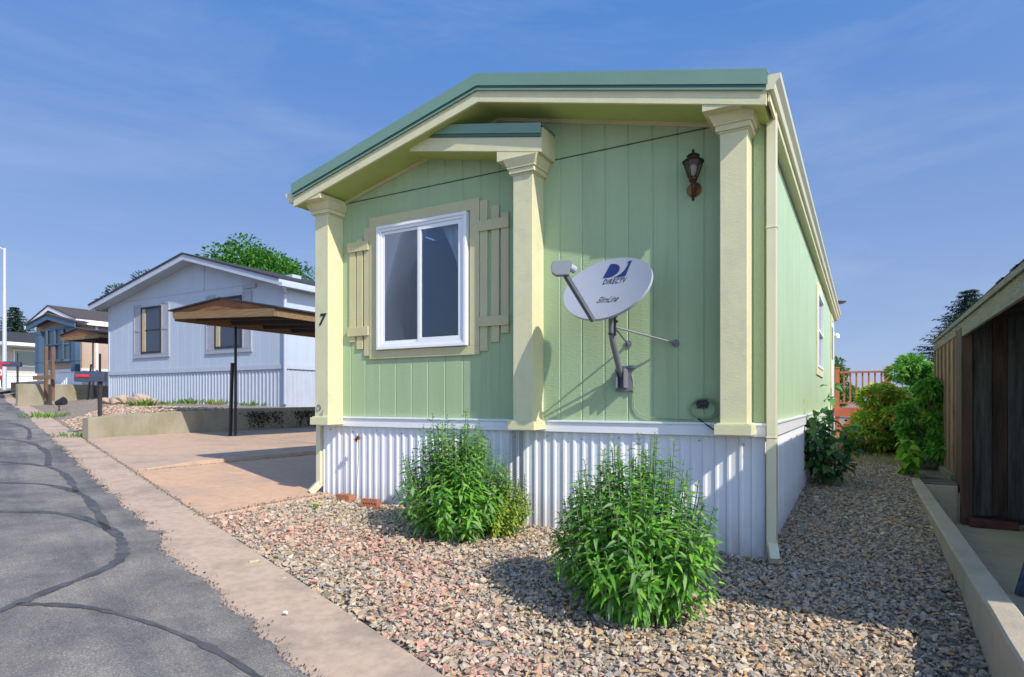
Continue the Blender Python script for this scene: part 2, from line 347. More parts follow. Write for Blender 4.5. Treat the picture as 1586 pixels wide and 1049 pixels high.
r2 = ramp(n_, [(.38, (.66,.66,.69)), (.62, (1.22,1.19,1.14))]); l_.new(f2.outputs['Fac'], r2.inputs['Fac'])
r3 = ramp(n_, [(.42, (.72,.73,.79)), (.54, (1.12,1.1,1.06))]); l_.new(f3.outputs['Fac'], r3.inputs['Fac'])
m1 = n_.new('ShaderNodeMix'); m1.data_type = 'RGBA'; m1.blend_type = 'MULTIPLY'; m1.inputs[0].default_value = 1
m2 = n_.new('ShaderNodeMix'); m2.data_type = 'RGBA'; m2.blend_type = 'MULTIPLY'; m2.inputs[0].default_value = 1
l_.new(r1.outputs['Color'], m1.inputs[6]); l_.new(r2.outputs['Color'], m1.inputs[7]); l_.new(m1.outputs[2], m2.inputs[6]); l_.new(r3.outputs['Color'], m2.inputs[7]); l_.new(m2.outputs[2], p_.inputs['Base Color'])
bb = n_.new('ShaderNodeBump'); bb.inputs['Strength'].default_value = .6; bb.inputs['Distance'].default_value = .004; l_.new(f1.outputs['Fac'], bb.inputs['Height']); l_.new(bb.outputs['Normal'], p_.inputs['Normal'])
sl = np.unique(np.concatenate([np.arange(-8, 24, .035), np.arange(24, 90, .5)]))
kn = np.arange(-8, 91, .11); k1 = rng.normal(0, 1, len(kn)); k2 = rng.normal(0, 1, len(kn)//5+2); k3 = rng.random(len(kn))
jr = .020*np.interp(sl, kn, k1) + .022*np.interp(sl, kn[::5], k2[:len(kn[::5])]) + .045*np.interp(sl, kn, (k3 > .90)*1.0) + rng.normal(0, .006, len(sl))
jag = {float(s): float(np.clip(-.37+j, -.50, -.20)) for s, j in zip(sl, jr)}
slf = [float(s) for s in sl]
strip('street', ma, slf, lambda s: -8.2, lambda s: jag[s], .006, nq=2)
# concrete kerb pan with joints: separate slabs share one mesh
pan = MB(); e = -8.0
while e < 88:
    ln = 3.05 if e < 40 else 6; a, b = e, e+ln-.007
    k = 6; vs = []; fs = []
    for i in range(k+1):
        s = a+(b-a)*i/k
        for q, dz in ((-.60, -.10), (-.60, -.002), (-.25, -.004), (.02, .010), (.10, .012), (.10, -.12)):
            x, y = xy_of(s, q); vs.append((x, y, float(H(s))+dz))
    for i in range(k):
        for j in range(5): q0 = i*6+j; fs.append((q0, q0+1, q0+7, q0+6))
    fs += [(0,1,2,3,4,5), tuple(range(k*6, k*6+6))[::-1]]
    pan.add(vs, fs); e += ln
o = pan.build('kerb', M['concrete']); o['kind'] = 'structure'
# tar seal ribbons over the cracks of the street
tar = MB()
def rib(pts, w, z=.010):
    P_ = [Vector((p[0], p[1], 0)) for p in pts]; fine = []
    for i in range(len(P_)-1):
        p0 = P_[max(i-1,0)]; p1 = P_[i]; p2 = P_[i+1]; p3 = P_[min(i+2, len(P_)-1)]
        for k in range(10):
            t = k/10; fine.append(.5*((2*p1)+(p2-p0)*t+(2*p0-5*p1+4*p2-p3)*t*t+(3*p1-p0-3*p2+p3)*t**3))
    fine.append(P_[-1]); vs = []; fs = []
    for i, p in enumerate(fine):
        d = (fine[min(i+1, len(fine)-1)]-fine[max(i-1, 0)]).normalized(); nn = Vector((-d.y, d.x, 0))
        ww = w*(.45+.75*random.random())/2
        for sgn in (-1, 1):
            q = p+nn*ww*sgn; vs.append((q.x, q.y, float(H(sq(q.x, q.y)[0]))+z))
    for i in range(len(fine)-1): fs.append((2*i, 2*i+1, 2*i+3, 2*i+2))
    tar.add(vs, fs)
# (s, q) control points of the seals
for pts, w in [
    ([(.2,-3.2),(1.1,-2.2),(1.7,-1.55),(2.15,-1.1),(2.5,-.75),(2.9,-.62),(3.6,-.60),(4.5,-.85),(5.0,-1.5),(5.3,-2.4),(5.6,-3.6),(5.8,-5)], .085),
    ([(2.0,-1.25),(1.7,-.95),(1.1,-.68),(.4,-.52),(-.6,-.46),(-2,-.5)], .05),
    ([(3.6,-.62),(4.8,-.58),(5.6,-.62),(6.4,-.9),(6.9,-1.6),(7.1,-2.6),(7.1,-4.5)], .08),
    ([(5.6,-.62),(7,-.6),(8,-.75),(8.8,-1.3),(9.1,-2.4),(9.0,-4)], .08),
    ([(8,-.7),(10,-.6),(12,-.9),(12.8,-2),(12.9,-4)], .09),
    ([(12,-.7),(15,-.6),(17,-1.1),(17.6,-3)], .09),
    ([(-3,-1.9),(-1,-2.0),(.8,-2.05)], .02)]:
    rib([xy_of(*p) for p in pts], w)
o = tar.build('tar_seal', M['tar'], recalc=False); o['kind'] = 'structure'
# driveway slabs
def slab(name, m, x0, x1, q0, y1, zf, n=10):
    vs = []; fs = []
    for i in range(n+1):
        x = x0+(x1-x0)*i/n
        ya = OY + (q0-(x-OX)*QD[0])/QD[1]
        for j in range(n+1):
            y = ya+(y1-ya)*j/n; vs.append((x, y, zf(x, y)))
    for i in range(n):
        for j in range(n): a = i*(n+1)+j; fs.append((a, a+n+1, a+n+2, a+1))
    rim = [i*(n+1) for i in range(n+1)] + [n*(n+1)+j for j in range(1, n+1)] + [i*(n+1)+n for i in range(n-1, -1, -1)] + [j for j in range(n-1, 0, -1)]
    base = len(vs)
    for r_ in rim: v = vs[r_]; vs.append((v[0], v[1], v[2]-.16))
    k = len(rim)
    for i in range(k): fs.append((rim[i], rim[(i+1) % k], base+(i+1) % k, base+i))
    o = MB().add(vs, fs).build(name, m, bevel=.006); o['kind'] = 'structure'; return o
def zup(x, y):
    s, q = sq(x, y); return float(H(s)+.012 + (.055+.03-.0376*(x+1.02)-H(s))*sm((q-.1)/.8))
def zlo(x, y):
    s, q = sq(x, y); return float(H(s)+.012 + (.005+.03-.0376*(x+1.02)-H(s))*sm((q-.1)/.8)) - .012*float(sm((q-1)/2))
slab('driveway_upper', M['driveway2'], -11.95, -7.50, .112, 3.55, zup)
M['dwback'] = M['driveway2']
def rect_slab(name, m, x0, x1, y0, y1, zf):
    vs = []; fs = []; n = 8
    for i in range(n+1):
        for j in range(n+1):
            x = x0+(x1-x0)*i/n; y = y0+(y1-y0)*j/n; vs.append((x, y, zf(x, y)))
    for i in range(n):
        for j in range(n): a = i*(n+1)+j; fs.append((a, a+n+1, a+n+2, a+1))
    o = MB().add(vs, fs).build(name, m); o['kind'] = 'structure'; return o
rect_slab('driveway_back', M['driveway2'], -11.95, -7.50, 3.562, 13, lambda x, y: zup(x, y))
slab('driveway_lower', M['driveway'], -7.488, -4.42, .112, 13, zlo, n=14)

# ------------------------------------------------------------------ gravel (loose stones)
def templates(k, npts=8):
    out = []
    for _ in range(k):
        bm = bmesh.new(); fl = random.uniform(.38, .62); el = random.uniform(.6, .9)
        for i in range(npts):
            v = Vector((random.gauss(0,1), random.gauss(0,1), random.gauss(0,1))).normalized()*random.uniform(.8, 1)
            bm.verts.new((v.x, v.y*el, v.z*fl))
        r_ = bmesh.ops.convex_hull(bm, input=bm.verts); bmesh.ops.delete(bm, geom=[q for q in r_['geom_interior'] if isinstance(q, bmesh.types.BMVert)], context='VERTS')
        bmesh.ops.triangulate(bm, faces=bm.faces); bm.verts.index_update()
        out.append((np.array([v.co[:] for v in bm.verts]), np.array([[v.index for v in f.verts] for f in bm.faces]))); bm.free()
    return out
TP = templates(40)
def rotmats(n, tilt):
    a = rng.uniform(0, 2*math.pi, n); b = rng.normal(0, tilt, n); c = rng.normal(0, tilt, n)
    ca, sa, cb, sb, cc, sc_ = np.cos(a), np.sin(a), np.cos(b), np.sin(b), np.cos(c), np.sin(c); z = np.zeros(n); o = np.ones(n)
    Rz = np.stack([ca,-sa,z, sa,ca,z, z,z,o], -1).reshape(n,3,3); Rx = np.stack([o,z,z, z,cb,-sb, z,sb,cb], -1).reshape(n,3,3); Ry = np.stack([cc,z,sc_, z,o,z, -sc_,z,cc], -1).reshape(n,3,3)
    return Rx @ Ry @ Rz
def stones(name, pts, size, pink, lift=.4):
    V = []; Fc = []; T = []; off = 0; n = len(pts)
    ti = rng.integers(0, len(TP), n); RM = rotmats(n, .33); zz = G(pts[:,0], pts[:,1])
    pal = np.array([(.50,.44,.36),(.38,.35,.31),(.56,.49,.39),(.58,.44,.27),(.52,.40,.28),(.64,.57,.47),(.28,.265,.26),(.43,.42,.40),(.60,.38,.20)])
    pr = np.array([.22,.14,.16,.11,.12,.08,.06,.08,.03]); ppal = np.array([(.64,.37,.29),(.56,.35,.29),(.68,.44,.35),(.58,.46,.38),(.46,.37,.33)])
    ci = rng.choice(len(pal), n, p=pr/pr.sum()); col = pal[ci]; pc = ppal[rng.integers(0, 5, n)]
    isp = rng.random(n) < pink(pts[:,0], pts[:,1]); col = np.where(isp[:,None], pc, col)*rng.uniform(.72, 1.04, (n,1))*np.array([1.04,.98,.90])
    for t in range(len(TP)):
        k = np.where(ti == t)[0]
        if not len(k): continue
        tv, tf = TP[t]
        v = np.einsum('nij,vj->nvi', RM[k], tv)*size[k][:,None,None]
        v[:,:,0] += pts[k,0][:,None]; v[:,:,1] += pts[k,1][:,None]; v[:,:,2] += (zz[k]+size[k]*lift*rng.uniform(-.3, 1.1, len(k)))[:,None]
        V.append(v.reshape(-1, 3)); f = tf[None] + (np.arange(len(k))*len(tv))[:,None,None] + off
        Fc.append(f.reshape(-1, 3)); T.append(np.repeat(col[k], len(tf), 0)); off += len(k)*len(tv)
    o = np_mesh(name, np.concatenate(V), np.concatenate(Fc), M['stone'], tint=np.concatenate(T)); o.data.shade_flat(); return o
def rand_pts(n, x0, x1, y0, y1, ok):
    p = np.stack([rng.uniform(x0, x1, n), rng.uniform(y0, y1, n)], -1); return p[ok(p[:,0], p[:,1])]
def okA(x, y):
    s, q = sq(x, y); kerb = (q > .10 + .05*np.abs(np.sin(x*7))*(rng.random(len(x)))) | ((q > -.02) & (rng.random(len(x)) < .10*(q+.02)/.12))
    front = (x > -4.40) & (y < .03) & kerb & (x < 1.20)
    side = (x > 0.02) & (x < 1.20) & (y >= -.02)
    return front | side
pk = lambda x, y: np.clip(.85 - np.abs(sq(x, y)[1]-.62-.25*np.sin(x*2))/.62, 0, .62)*np.clip((.2-x)/1.6, 0, 1) + .03
pA = rand_pts(135000, -4.5, 1.25, -4.3, 6.3, okA)
keep = (pA[:,1] < 4.5) | (rng.random(len(pA)) < .8)
pA = pA[keep]; szA = rng.lognormal(math.log(.0180), .38, len(pA)).clip(.010, .045)
tag(stones('gravel', pA, szA, pk), 'tan, grey and pink crushed stone gravel spread in front of and beside the green home', 'gravel', kind='stuff')
def line_stones(name, pts, size, pal_, label, zfun):
    n = len(pts); ti = rng.integers(0, len(TP), n); RM = rotmats(n, .5); V = []; Fc = []; T = []; off = 0; zz = np.array([zfun(*p) for p in pts]); col = np.array(pal_)[rng.integers(0, len(pal_), n)]*rng.uniform(.7, 1.2, (n,1))
    for t in range(n):
        tv, tf = TP[ti[t]]; V.append(tv @ RM[t].T*size[t] + np.array([pts[t,0], pts[t,1], zz[t]+size[t]*.2])); Fc.append(tf+off); T.append(np.repeat(col[t:t+1], len(tf), 0)); off += len(tv)
    o = np_mesh(name, np.concatenate(V), np.concatenate(Fc), M['stone'], tint=np.concatenate(T)); o.data.shade_flat(); return tag(o, label, 'debris', kind='stuff')
n = 3600; ss = rng.uniform(-.6, 12, n); qq = np.interp(ss, slf, [jag[v] for v in slf]) + np.abs(rng.normal(0, .035, n))*rng.choice([1, 1, -.6], n)
P_ = np.array([xy_of(a, b) for a, b in zip(ss, qq)])
line_stones('asphalt_crumbs', P_, rng.lognormal(math.log(.0045), .5, n).clip(.002, .014), [(.06,.06,.06),(.10,.095,.09),(.16,.15,.14),(.26,.22,.18)], 'loose dark crumbs along the broken asphalt edge on the kerb', lambda x, y: float(H(sq(x, y)[0]))+.004)
n = 1500; ss = rng.uniform(3.3, 12, n); qq = rng.normal(.108, .018, n); P_ = np.array([xy_of(a, b) for a, b in zip(ss, qq)])
xj = -7.47+np.abs(rng.normal(0, .02, 700)); yj = rng.uniform(-.45, 4, 700); P_ = np.concatenate([P_, np.stack([xj, yj], -1)])
n2 = 500; yg = rng.uniform(-1.5, .1, n2); xg = -4.42-np.abs(rng.normal(0, .05, n2)); P_ = np.concatenate([P_, np.stack([xg, yg], -1)])
line_stones('joint_debris', P_, rng.lognormal(math.log(.0065), .5, len(P_)).clip(.002, .018), [(.10,.085,.07),(.20,.16,.12),(.36,.29,.22),(.28,.24,.2)], 'small dirt and stone debris gathered in the driveway joints', lambda x, y: (zlo(x, y) if x > -7.49 else zup(x, y)) if sq(x, y)[1] > .112 else float(H(sq(x, y)[0]))+.012)
pB = rand_pts(9000, -17, -12.1, .8, 4.6, lambda x, y: (sq(x, y)[1] > .16+.1*rng.random(len(x))))
tag(stones('gravel_bed', pB, rng.lognormal(math.log(.03), .3, len(pB)).clip(.015, .06), lambda x, y: .45+0*x), 'pinkish gravel bed in front of the pale blue grey house', 'gravel', kind='stuff')

# ------------------------------------------------------------------ wall helpers
def siding(mb, fn, u0, u1, zb, zt, pitch, gap=.012, gd=.009, holes=(), back=.05):
    """vertical-groove siding sheet. fn(u, w, z) -> xyz (w outward)."""
    cuts = {round(u0, 4), round(u1, 4)}; u = u0+pitch
    grooves = []
    while u < u1-.02:
        inh = any(h[0]-.02 < u < h[1]+.02 for h in holes)
        grooves.append((u-gap/2, u+gap/2)); cuts |= {round(u-gap/2, 4), round(u+gap/2, 4)}; u += pitch
    for h in holes: cuts |= {round(h[0], 4), round(h[1], 4)}
    cuts = sorted(cuts)
    def seg(a, b, z0a, z0b, z1a, z1b, w):
        mb.add([fn(a, w, z0a), fn(b, w, z0b), fn(b, w, z1b), fn(a, w, z1a)], [(0,1,2,3)])
    for a, b in zip(cuts[:-1], cuts[1:]):
        mid = (a+b)/2; w = -gd if any(x0-1e-4 <= mid <= x1+1e-4 for x0, x1 in grooves) else 0
        hs_ = [h for h in holes if h[0] < mid < h[1]]
        if not hs_: seg(a, b, zb(a), zb(b), zt(a), zt(b), w)
        else:
            h = hs_[0]; seg(a, b, zb(a), zb(b), h[2], h[2], w); seg(a, b, h[3], h[3], zt(a), zt(b), w)
    for x0, x1 in grooves:
        for x, xi in ((x0, x0), (x1, x1)):
            hs_ = [h for h in holes if h[0] <= x <= h[1]]
            rng_ = [(zb(x), hs_[0][2]), (hs_[0][3], zt(x))] if hs_ else [(zb(x), zt(x))]
            for z0, z1 in rng_: mb.add([fn(x, 0, z0), fn(x+(gap*.55 if x == x0 else 0), -gd+.0002, z0), fn(x+(gap*.55 if x == x0 else 0), -gd+.0002, z1), fn(x, 0, z1)], [(0,1,2,3)])
    for h in holes:      # reveals
        a, b, c, d = h
        mb.add([fn(a,0,c), fn(b,0,c), fn(b,-.10,c), fn(a,-.10,c)], [(0,1,2,3)]); mb.add([fn(a,0,d), fn(b,0,d), fn(b,-.10,d), fn(a,-.10,d)], [(0,1,2,3)])
        mb.add([fn(a,0,c), fn(a,0,d), fn(a,-.10,d), fn(a,-.10,c)], [(0,1,2,3)]); mb.add([fn(b,0,c), fn(b,0,d), fn(b,-.10,d), fn(b,-.10,c)], [(0,1,2,3)])
    return mb
def corrugated(mb, fn, u0, u1, zb, zt, pitch, depth):
    prof = [(0, 0), (.46, 0), (.52, 1), (.70, 1), (.84, 0)]
    us = []; u = u0; k = 0
    while u < u1:
        pt = pitch*random.uniform(.86, 1.16)
        for t, w in prof: us.append((min(u+t*pt, u1), w*depth*random.uniform(.9, 1.1)))
        u += pt
    us.append((u1, 0)); vs = []; fs = []
    for u, w in us: vs += [fn(u, w, zb(u)), fn(u, w, zt)]
    for i in range(len(us)-1): fs.append((2*i, 2*i+2, 2*i+3, 2*i+1))
    return mb.add(vs, fs)
front = lambda Y: (lambda u, w, z: (u, Y-w, z))
right = lambda X: (lambda u, w, z: (X+w, u, z))
left = lambda X: (lambda u, w, z: (X-w, u, z))

# ================================================================== THE GREEN HOME
XL, XR, XA, YB = -4.52, .02, -2.26, 13.0
home = thing('mobile_home', (-2.26, 0, 0), 'green and cream mobile home with a gabled front, three square pillars and white ribbed skirt', 'mobile home')
zt = lambda x: 4.02-.245*abs(x-XA)
WINH = (-3.66, -2.64, 1.76, 2.93)
wb = MB()
siding(wb, front(0), XL, XR, lambda u: .93, lambda u: zt(u)-.235, .205, gap=.018, gd=.007, holes=[WINH])
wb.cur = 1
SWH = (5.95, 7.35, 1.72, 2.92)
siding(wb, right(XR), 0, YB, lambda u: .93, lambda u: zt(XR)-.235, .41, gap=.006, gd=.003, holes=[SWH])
wb.cur = 0
siding(wb, left(XL), 0, YB, lambda u: .93, lambda u: zt(XL)-.235, .41, gap=.006, gd=.003)
wb.add([(XL,YB,.0),(XR,YB,.0),(XR,YB,3.2),(XA,YB,3.78),(XL,YB,3.2)], [(0,1,2,3,4)])
wb.add([(XL,0,.93),(XR,0,.93),(XR,YB,.93),(XL,YB,.93)], [(0,1,2,3)])
wb.build('wall', [M['green'], M['greenside']], home, recalc=False)
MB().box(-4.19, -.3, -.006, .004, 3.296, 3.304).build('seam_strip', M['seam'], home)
MB().box(XR, XR+.012, .0, .05, .93, 3.25).box(-.055, XR-.002, -.012, .0, 1.02, 3.25).build('corner_board', M['green'], home)
gb = lambda x, y: g(x, y)-.06
# skirt
sk = MB()
corrugated(sk, front(.015), XL, XR, lambda u: gb(u, 0)+.0, .925, .090, .012)
corrugated(sk, right(XR-.005), .0, YB, lambda u: gb(.1, u), .925, .13, .012)
corrugated(sk, left(XL+.005), .0, YB, lambda u: gb(XL-.1, u), .925, .13, .012)
sk.build('skirt', M['skirt'], home, recalc=False)
for k in range(14): x = -4.42+k*.33; MB().tube([(x, .016, .875-.02*(k % 2)), (x, .006, .875-.02*(k % 2))], .006, 6).build('screw', M['galv'], home)
# perforated vent sheet behind the middle pillar
mv, n_, l_, p_ = new_mat('perforated vent'); p_.inputs['Roughness'].default_value = .5
ge = n_.new('ShaderNodeNewGeometry'); mpp = n_.new('ShaderNodeMapping'); mpp.inputs['Scale'].default_value = (75, 75, 75); mpp.inputs['Rotation'].default_value = (0, R(45), 0)
vo = n_.new('ShaderNodeTexVoronoi'); vo.inputs['Randomness'].default_value = 0; vo.inputs['Scale'].default_value = 1
l_.new(ge.outputs['Position'], mpp.inputs['Vector']); l_.new(mpp.outputs['Vector'], vo.inputs['Vector'])
rr = ramp(n_, [(.30, (.10,.10,.11)), (.42, (.62,.62,.63))]); l_.new(vo.outputs['Distance'], rr.inputs['Fac']); l_.new(rr.outputs['Color'], p_.inputs['Base Color'])
vp = MB(); corrugated(vp, front(.012), -2.19, -1.99, lambda u: gb(u, 0), .915, .066, .016); vp.build('vent_panel', mv, home, recalc=False)
# belt trim
bt = MB()
bt.box(XL-.02, XR+.012, -.028, .0, .915, 1.00).box(XL-.03, XR+.022, -.042, .0, 1.0, 1.018)
bt.box(XR+.001, XR+.028, .001, YB, .90, 1.0).box(XR+.001, XR+.040, .001, YB, 1.0, 1.018)
bt.box(XL-.028, XL-.001, .001, YB, .915, 1.0)
bt.build('belt_trim', M['white'], home, bevel=.003)
# roof
def gable_poly(off0, off1, x0, x1): return [(x0, zt(x0)-off0), (XA, zt(XA)-off0), (x1, zt(x1)-off0), (x1, zt(x1)-off1), (XA, zt(XA)-off1), (x0, zt(x0)-off1)]
RL, RR_ = -4.56, .09
def chevron(mb, y0, y1, o0, o1, x0, x1):
    for a, b in ((x0, XA), (XA, x1)): mb.xz([(a, zt(a)-o0), (b, zt(b)-o0), (b, zt(b)-o1), (a, zt(a)-o1)], y0, y1)
    return mb
rf = MB(); chevron(rf, -.41, YB+.1, 0, .018, RL, RR_); chevron(rf, -.41, -.405, .018, .105, RL, RR_)
rf.cur = 1; chevron(rf, -.400, -.385, .095, .128, RL+.01, RR_-.01)
rf.cur = 0; chevron(rf, -.404, -.400, .128, .142, RL+.01, RR_-.01)
rf.build('roof', [M['roofgreen'], M['rooflip']], home, recalc=True)
fa = MB(); chevron(fa, -.385, -.360, .133, .238, RL+.01, RR_-.01)
fa.build('fascia', M['cream'], home, bevel=.003)
sf = MB(); chevron(sf, -.360, .0, .215, .228, RL+.03, RR_-.03)
sf.cur = 1; sf.box(XR, .10, .0, YB, 3.235, 3.247)
sf.build('soffit', [M['soffit'], M['cream']], home)
ft = MB(); chevron(ft, -.022, -.0015, .229, .262, XL+.02, XR-.02); ft.build('frieze_trim', M['tan'], home)
# side eave boards under the gutters
MB().box(.085, .100, -.36, YB, 3.24, 3.42).box(RL-.01, RL+.005, -.36, YB, 3.24, 3.42).build('eave_board', M['cream'], home)
# vents
for x, y in ((-2.0, 5),):
    MB().lathe([(.05,0),(.05,.35)], (x-1.2, y, 3.7), 12).build('vent_pipe', M['galv'], home)
# small gable over the window bay
st_ = lambda x: 3.732-.2022*(x+2.763)
SX0, SX1 = -3.10, -1.695
gbt = MB().xz([(SX0, st_(SX0)), (SX1, st_(SX1)), (SX1, st_(SX1)-.085), (SX0, st_(SX0)-.085)], -.290, -.286).xz([(SX0, st_(SX0)), (SX1, st_(SX1)), (SX1, st_(SX1)-.012), (SX0, st_(SX0)-.012)], -.286, -.001)
gbt.cur = 1; gbt.xz([(SX0, st_(SX0)-.08), (SX1-.01, st_(SX1-.01)-.08), (SX1-.01, st_(SX1-.01)-.112), (SX0, st_(SX0)-.112)], -.282, -.274)
gab = gbt.build('bay_roof', [M['roofgreen'], M['rooflip']], home)
MB().xz([(SX0, st_(SX0)-.113), (SX1-.005, st_(SX1-.005)-.113), (SX1-.005, st_(SX1-.005)-.238), (SX0, st_(SX0)-.238)], -.271, -.246).build('bay_fascia', M['cream'], gab, bevel=.003)
MB().box(SX1-.03, SX1-.005, -.245, -.001, 3.280, 3.50).build('bay_side_board', M['cream'], gab, bevel=.002)
MB().xz([(SX0, st_(SX0)-.215), (SX1-.03, st_(SX1-.03)-.215), (SX1-.03, st_(SX1-.03)-.23), (SX0, st_(SX0)-.23)], -.246, -.002).build('bay_soffit', M['soffit'], gab)
dc = MB()
for k in range(9):
    dc.lathe([(.001,0),(.024, .008),(.002,.018)], (SX1-.03, -.25+k*.027, st_(SX1-.03)), 5)
dc.build('leaf_litter', M['blackbit'], gab)
# pillars
def pillar(x0, x1, ret, zw=3.262, fy=-.378):
    p = MB().box(x0, x1, -.22, -.001, 1.0, 3.215).build('pillar', M['cream'], home, bevel=.004)
    c = MB()
    def tier(ex0, ex1, z0, z1):
        vs = []
        for e_, z in ((ex0, z0), (ex1, z1)): vs += [(x0-e_, -.22-e_, z), (x1+e_, -.22-e_, z), (x1+e_, -.002, z), (x0-e_, -.002, z)]
        c.add(vs, [(3,2,1,0),(4,5,6,7),(0,1,5,4),(1,2,6,5),(2,3,7,6),(3,0,4,7)])
    tier(.010, .010, 3.140, 3.152); tier(.028, .028, 3.152, 3.192); tier(.040, .042, 3.192, 3.206); tier(.040, .072, 3.206, zw)
    c.build('capital', M['cream'], p, bevel=.003)
    b = MB().box(x0-.035, x1+.035, -.258, -.03, .935, 1.012).box(x0-.02, x1+.02, -.24, -.0, 1.012, 1.022)
    b.build('base', M['cream'], p, bevel=.003)
    r0, r1, fnz = ret
    q = MB().xz([(r0, zw), (r1, zw), (r1, max(zw+.005, fnz(r1))), (r0, max(zw+.005, fnz(r0)))], fy, -.002) if fnz else None
    if q: q.build('cornice_return', M['cream'], p, bevel=.002)
    return p
pillar(-.26, -.07, (-.354, .06, lambda x: zt(x)-.2385))
pillar(-2.0, -1.81, (-2.137, -1.73, lambda x: st_(x)-.2385), 3.275, -.268)
pillar(-4.41, -4.22, (-4.53, -4.17, lambda x: zt(x)-.2385))
# window
win = MB()
def ring(mb, x0, x1, z0, z1, t, y0, y1, tb=None):
    tb = tb or t
    mb.box(x0, x1, y0, y1, z0, z0+tb).box(x0, x1, y0, y1, z1-t, z1).box(x0, x0+t, y0, y1, z0+tb, z1-t).box(x1-t, x1, y0, y1, z0+tb, z1-t); return mb
W0, W1, Z0, Z1 = -3.705, -2.60, 1.71, 2.975
ring(win, W0, W1, Z0, Z1, .030, -.060, -.001)
ring(win, W0+.030, W1-.030, Z0+.030, Z1-.030, .028, -.048, .02)
wf = win.build('window', M['white'], home, bevel=.003)
s1 = ring(MB(), W0+.06, -3.17, Z0+.06, Z1-.06, .028, -.030, -.005).build('left_sash', M['white'], wf, bevel=.002)
s2 = ring(MB(), -3.185, W1-.06, Z0+.06, Z1-.06, .040, -.040, -.012).build('right_sash', M['white'], wf, bevel=.002)
MB().box(W0+.088, -3.198, -.018, -.014, Z0+.088, Z1-.088).build('pane', M['glass'], wf)
MB().box(-3.145, W1-.10, -.028, -.024, Z0+.10, Z1-.10).build('pane', M['glass'], wf)
MB().box(W0+.089, -3.199, -.0275, -.026, Z0+.089, Z1-.089).build('insect_screen', M['screen'], wf)
def curtain(x0, x1, gather, z0, z1, y, sweep=0):
    vs = []; fs = []; nu, nv = 90, 14
    for j in range(nv+1):
        t = j/nv; z = z1+(z0-z1)*t; g_ = gather(t)
        for i in range(nu+1):
            u = i/nu; x = x0+(x1-x0)*u; x = g_[0]+(g_[1]-g_[0])*u
            vs.append((x, y+.028*math.sin(u*34+2*t)+.010*math.sin(u*15), z))
    for j in range(nv):
        for i in range(nu): a = j*(nu+1)+i; fs.append((a, a+1, a+nu+2, a+nu+1))
    return MB().add(vs, fs)
c1 = curtain(0, 0, lambda t: (-3.66, (-3.14-.42*(t/.6)**1.3) if t < .6 else -3.56+.16*(t-.6)/.4), 1.77, 2.93, .05)
c1.build('curtain', M['curtain'], wf, smooth=True, recalc=False)
c2 = curtain(0, 0, lambda t: (-2.98+.26*math.sin(min(t*1.5,1)*math.pi/2), -2.64), 1.77, 2.93, .06)
c2.build('curtain', M['curtain'], wf, smooth=True, recalc=False)
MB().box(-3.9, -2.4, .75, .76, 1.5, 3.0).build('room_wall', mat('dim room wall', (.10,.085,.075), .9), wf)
# tan surround
tr = MB(); ring(tr, -3.83, -2.475, 1.62, 3.09, .105, -.024, -.0015, tb=.085)
tr.build('window_surround', M['tan'], home, bevel=.003)
def shutter(xs_, tops, bots, bat, bx):
    b = MB()
    for (a, c_), t, o_ in zip(xs_, tops, bots): b.box(a, c_, -.020, -.0015, o_, t)
    for z0, z1 in bat: b.box(bx[0], bx[1], -.040, -.020, z0, z1)
    b.build('shutter', M['tan'], home, bevel=.003)
shutter([(-4.115,-4.030),(-4.012,-3.930),(-3.908,-3.834)], [2.80,2.895,3.0], [1.81,1.73,1.655], [(2.76,2.86),(1.868,1.964)], (-4.125,-3.836))
shutter([(-2.470,-2.447+.06),(-2.345,-2.262),(-2.240,-2.160)], [3.06,2.99,2.915], [1.65,1.73,1.806], [(2.768,2.865),(1.878,1.97)], (-2.472,-2.150))
# side window, door, lamp
sw = MB()
def ringx(mb, X0, X1, y0, y1, z0, z1, t):
    mb.box(X0, X1, y0, y1, z0, z0+t).box(X0, X1, y0, y1, z1-t, z1).box(X0, X1, y0, y0+t, z0+t, z1-t).box(X0, X1, y1-t, y1, z0+t, z1-t); return mb
arch = [(5.78, 1.60),(7.52,1.60),(7.52,2.98),(7.3,3.08),(6.65,3.13),(6.0,3.08),(5.78,2.98)]
holep = [(5.95,1.72),(7.35,1.72),(7.35,2.92),(5.95,2.92)]
a_ = MB(); a_.box(XR+.001,XR+.022,5.80,5.948,1.60,3.0).box(XR+.001,XR+.022,7.352,7.50,1.60,3.0).box(XR+.001,XR+.022,5.948,7.352,1.60,1.718)
a_.yz([(5.948,2.922),(7.352,2.922),(7.352,3.0),(7.2,3.08),(6.65,3.12),(6.1,3.08),(5.948,3.0)], XR+.001, XR+.022)
swf = a_.build('side_window', M['cream'], home, bevel=.003)
f_ = ringx(MB(), XR-.03, XR+.035, 5.95, 7.35, 1.72, 2.92, .04); f_.box(XR-.02, XR+.03, 5.99, 7.31, 2.30, 2.345)
f_.build('frame', M['white'], swf, bevel=.002)
MB().box(XR-.012, XR-.008, 5.99, 7.31, 1.76, 2.88).build('pane', M['glass'], swf)
d_ = MB(); ringx(d_, XR+.001, XR+.03, 10.65, 11.75, 1.0, 3.12, .08); dr = d_.build('side_door', M['cream'], home, bevel=.003)
MB().box(XR+.001, XR+.018, 10.73, 11.67, 1.03, 3.04).build('door_panel', M['white'], dr)
MB().box(XR+.018, XR+.022, 10.95, 11.45, 2.15, 2.9).build('door_glass', M['dark'], dr)
lp = MB().box(XR+.001, XR+.05, 11.9, 12.0, 2.75, 2.85).lathe([(.02,0),(.05,.03),(.055,.10),(.02,.14)], (XR+.10, 11.95, 2.68), 10); lp.build('door_lamp', M['white'], home)
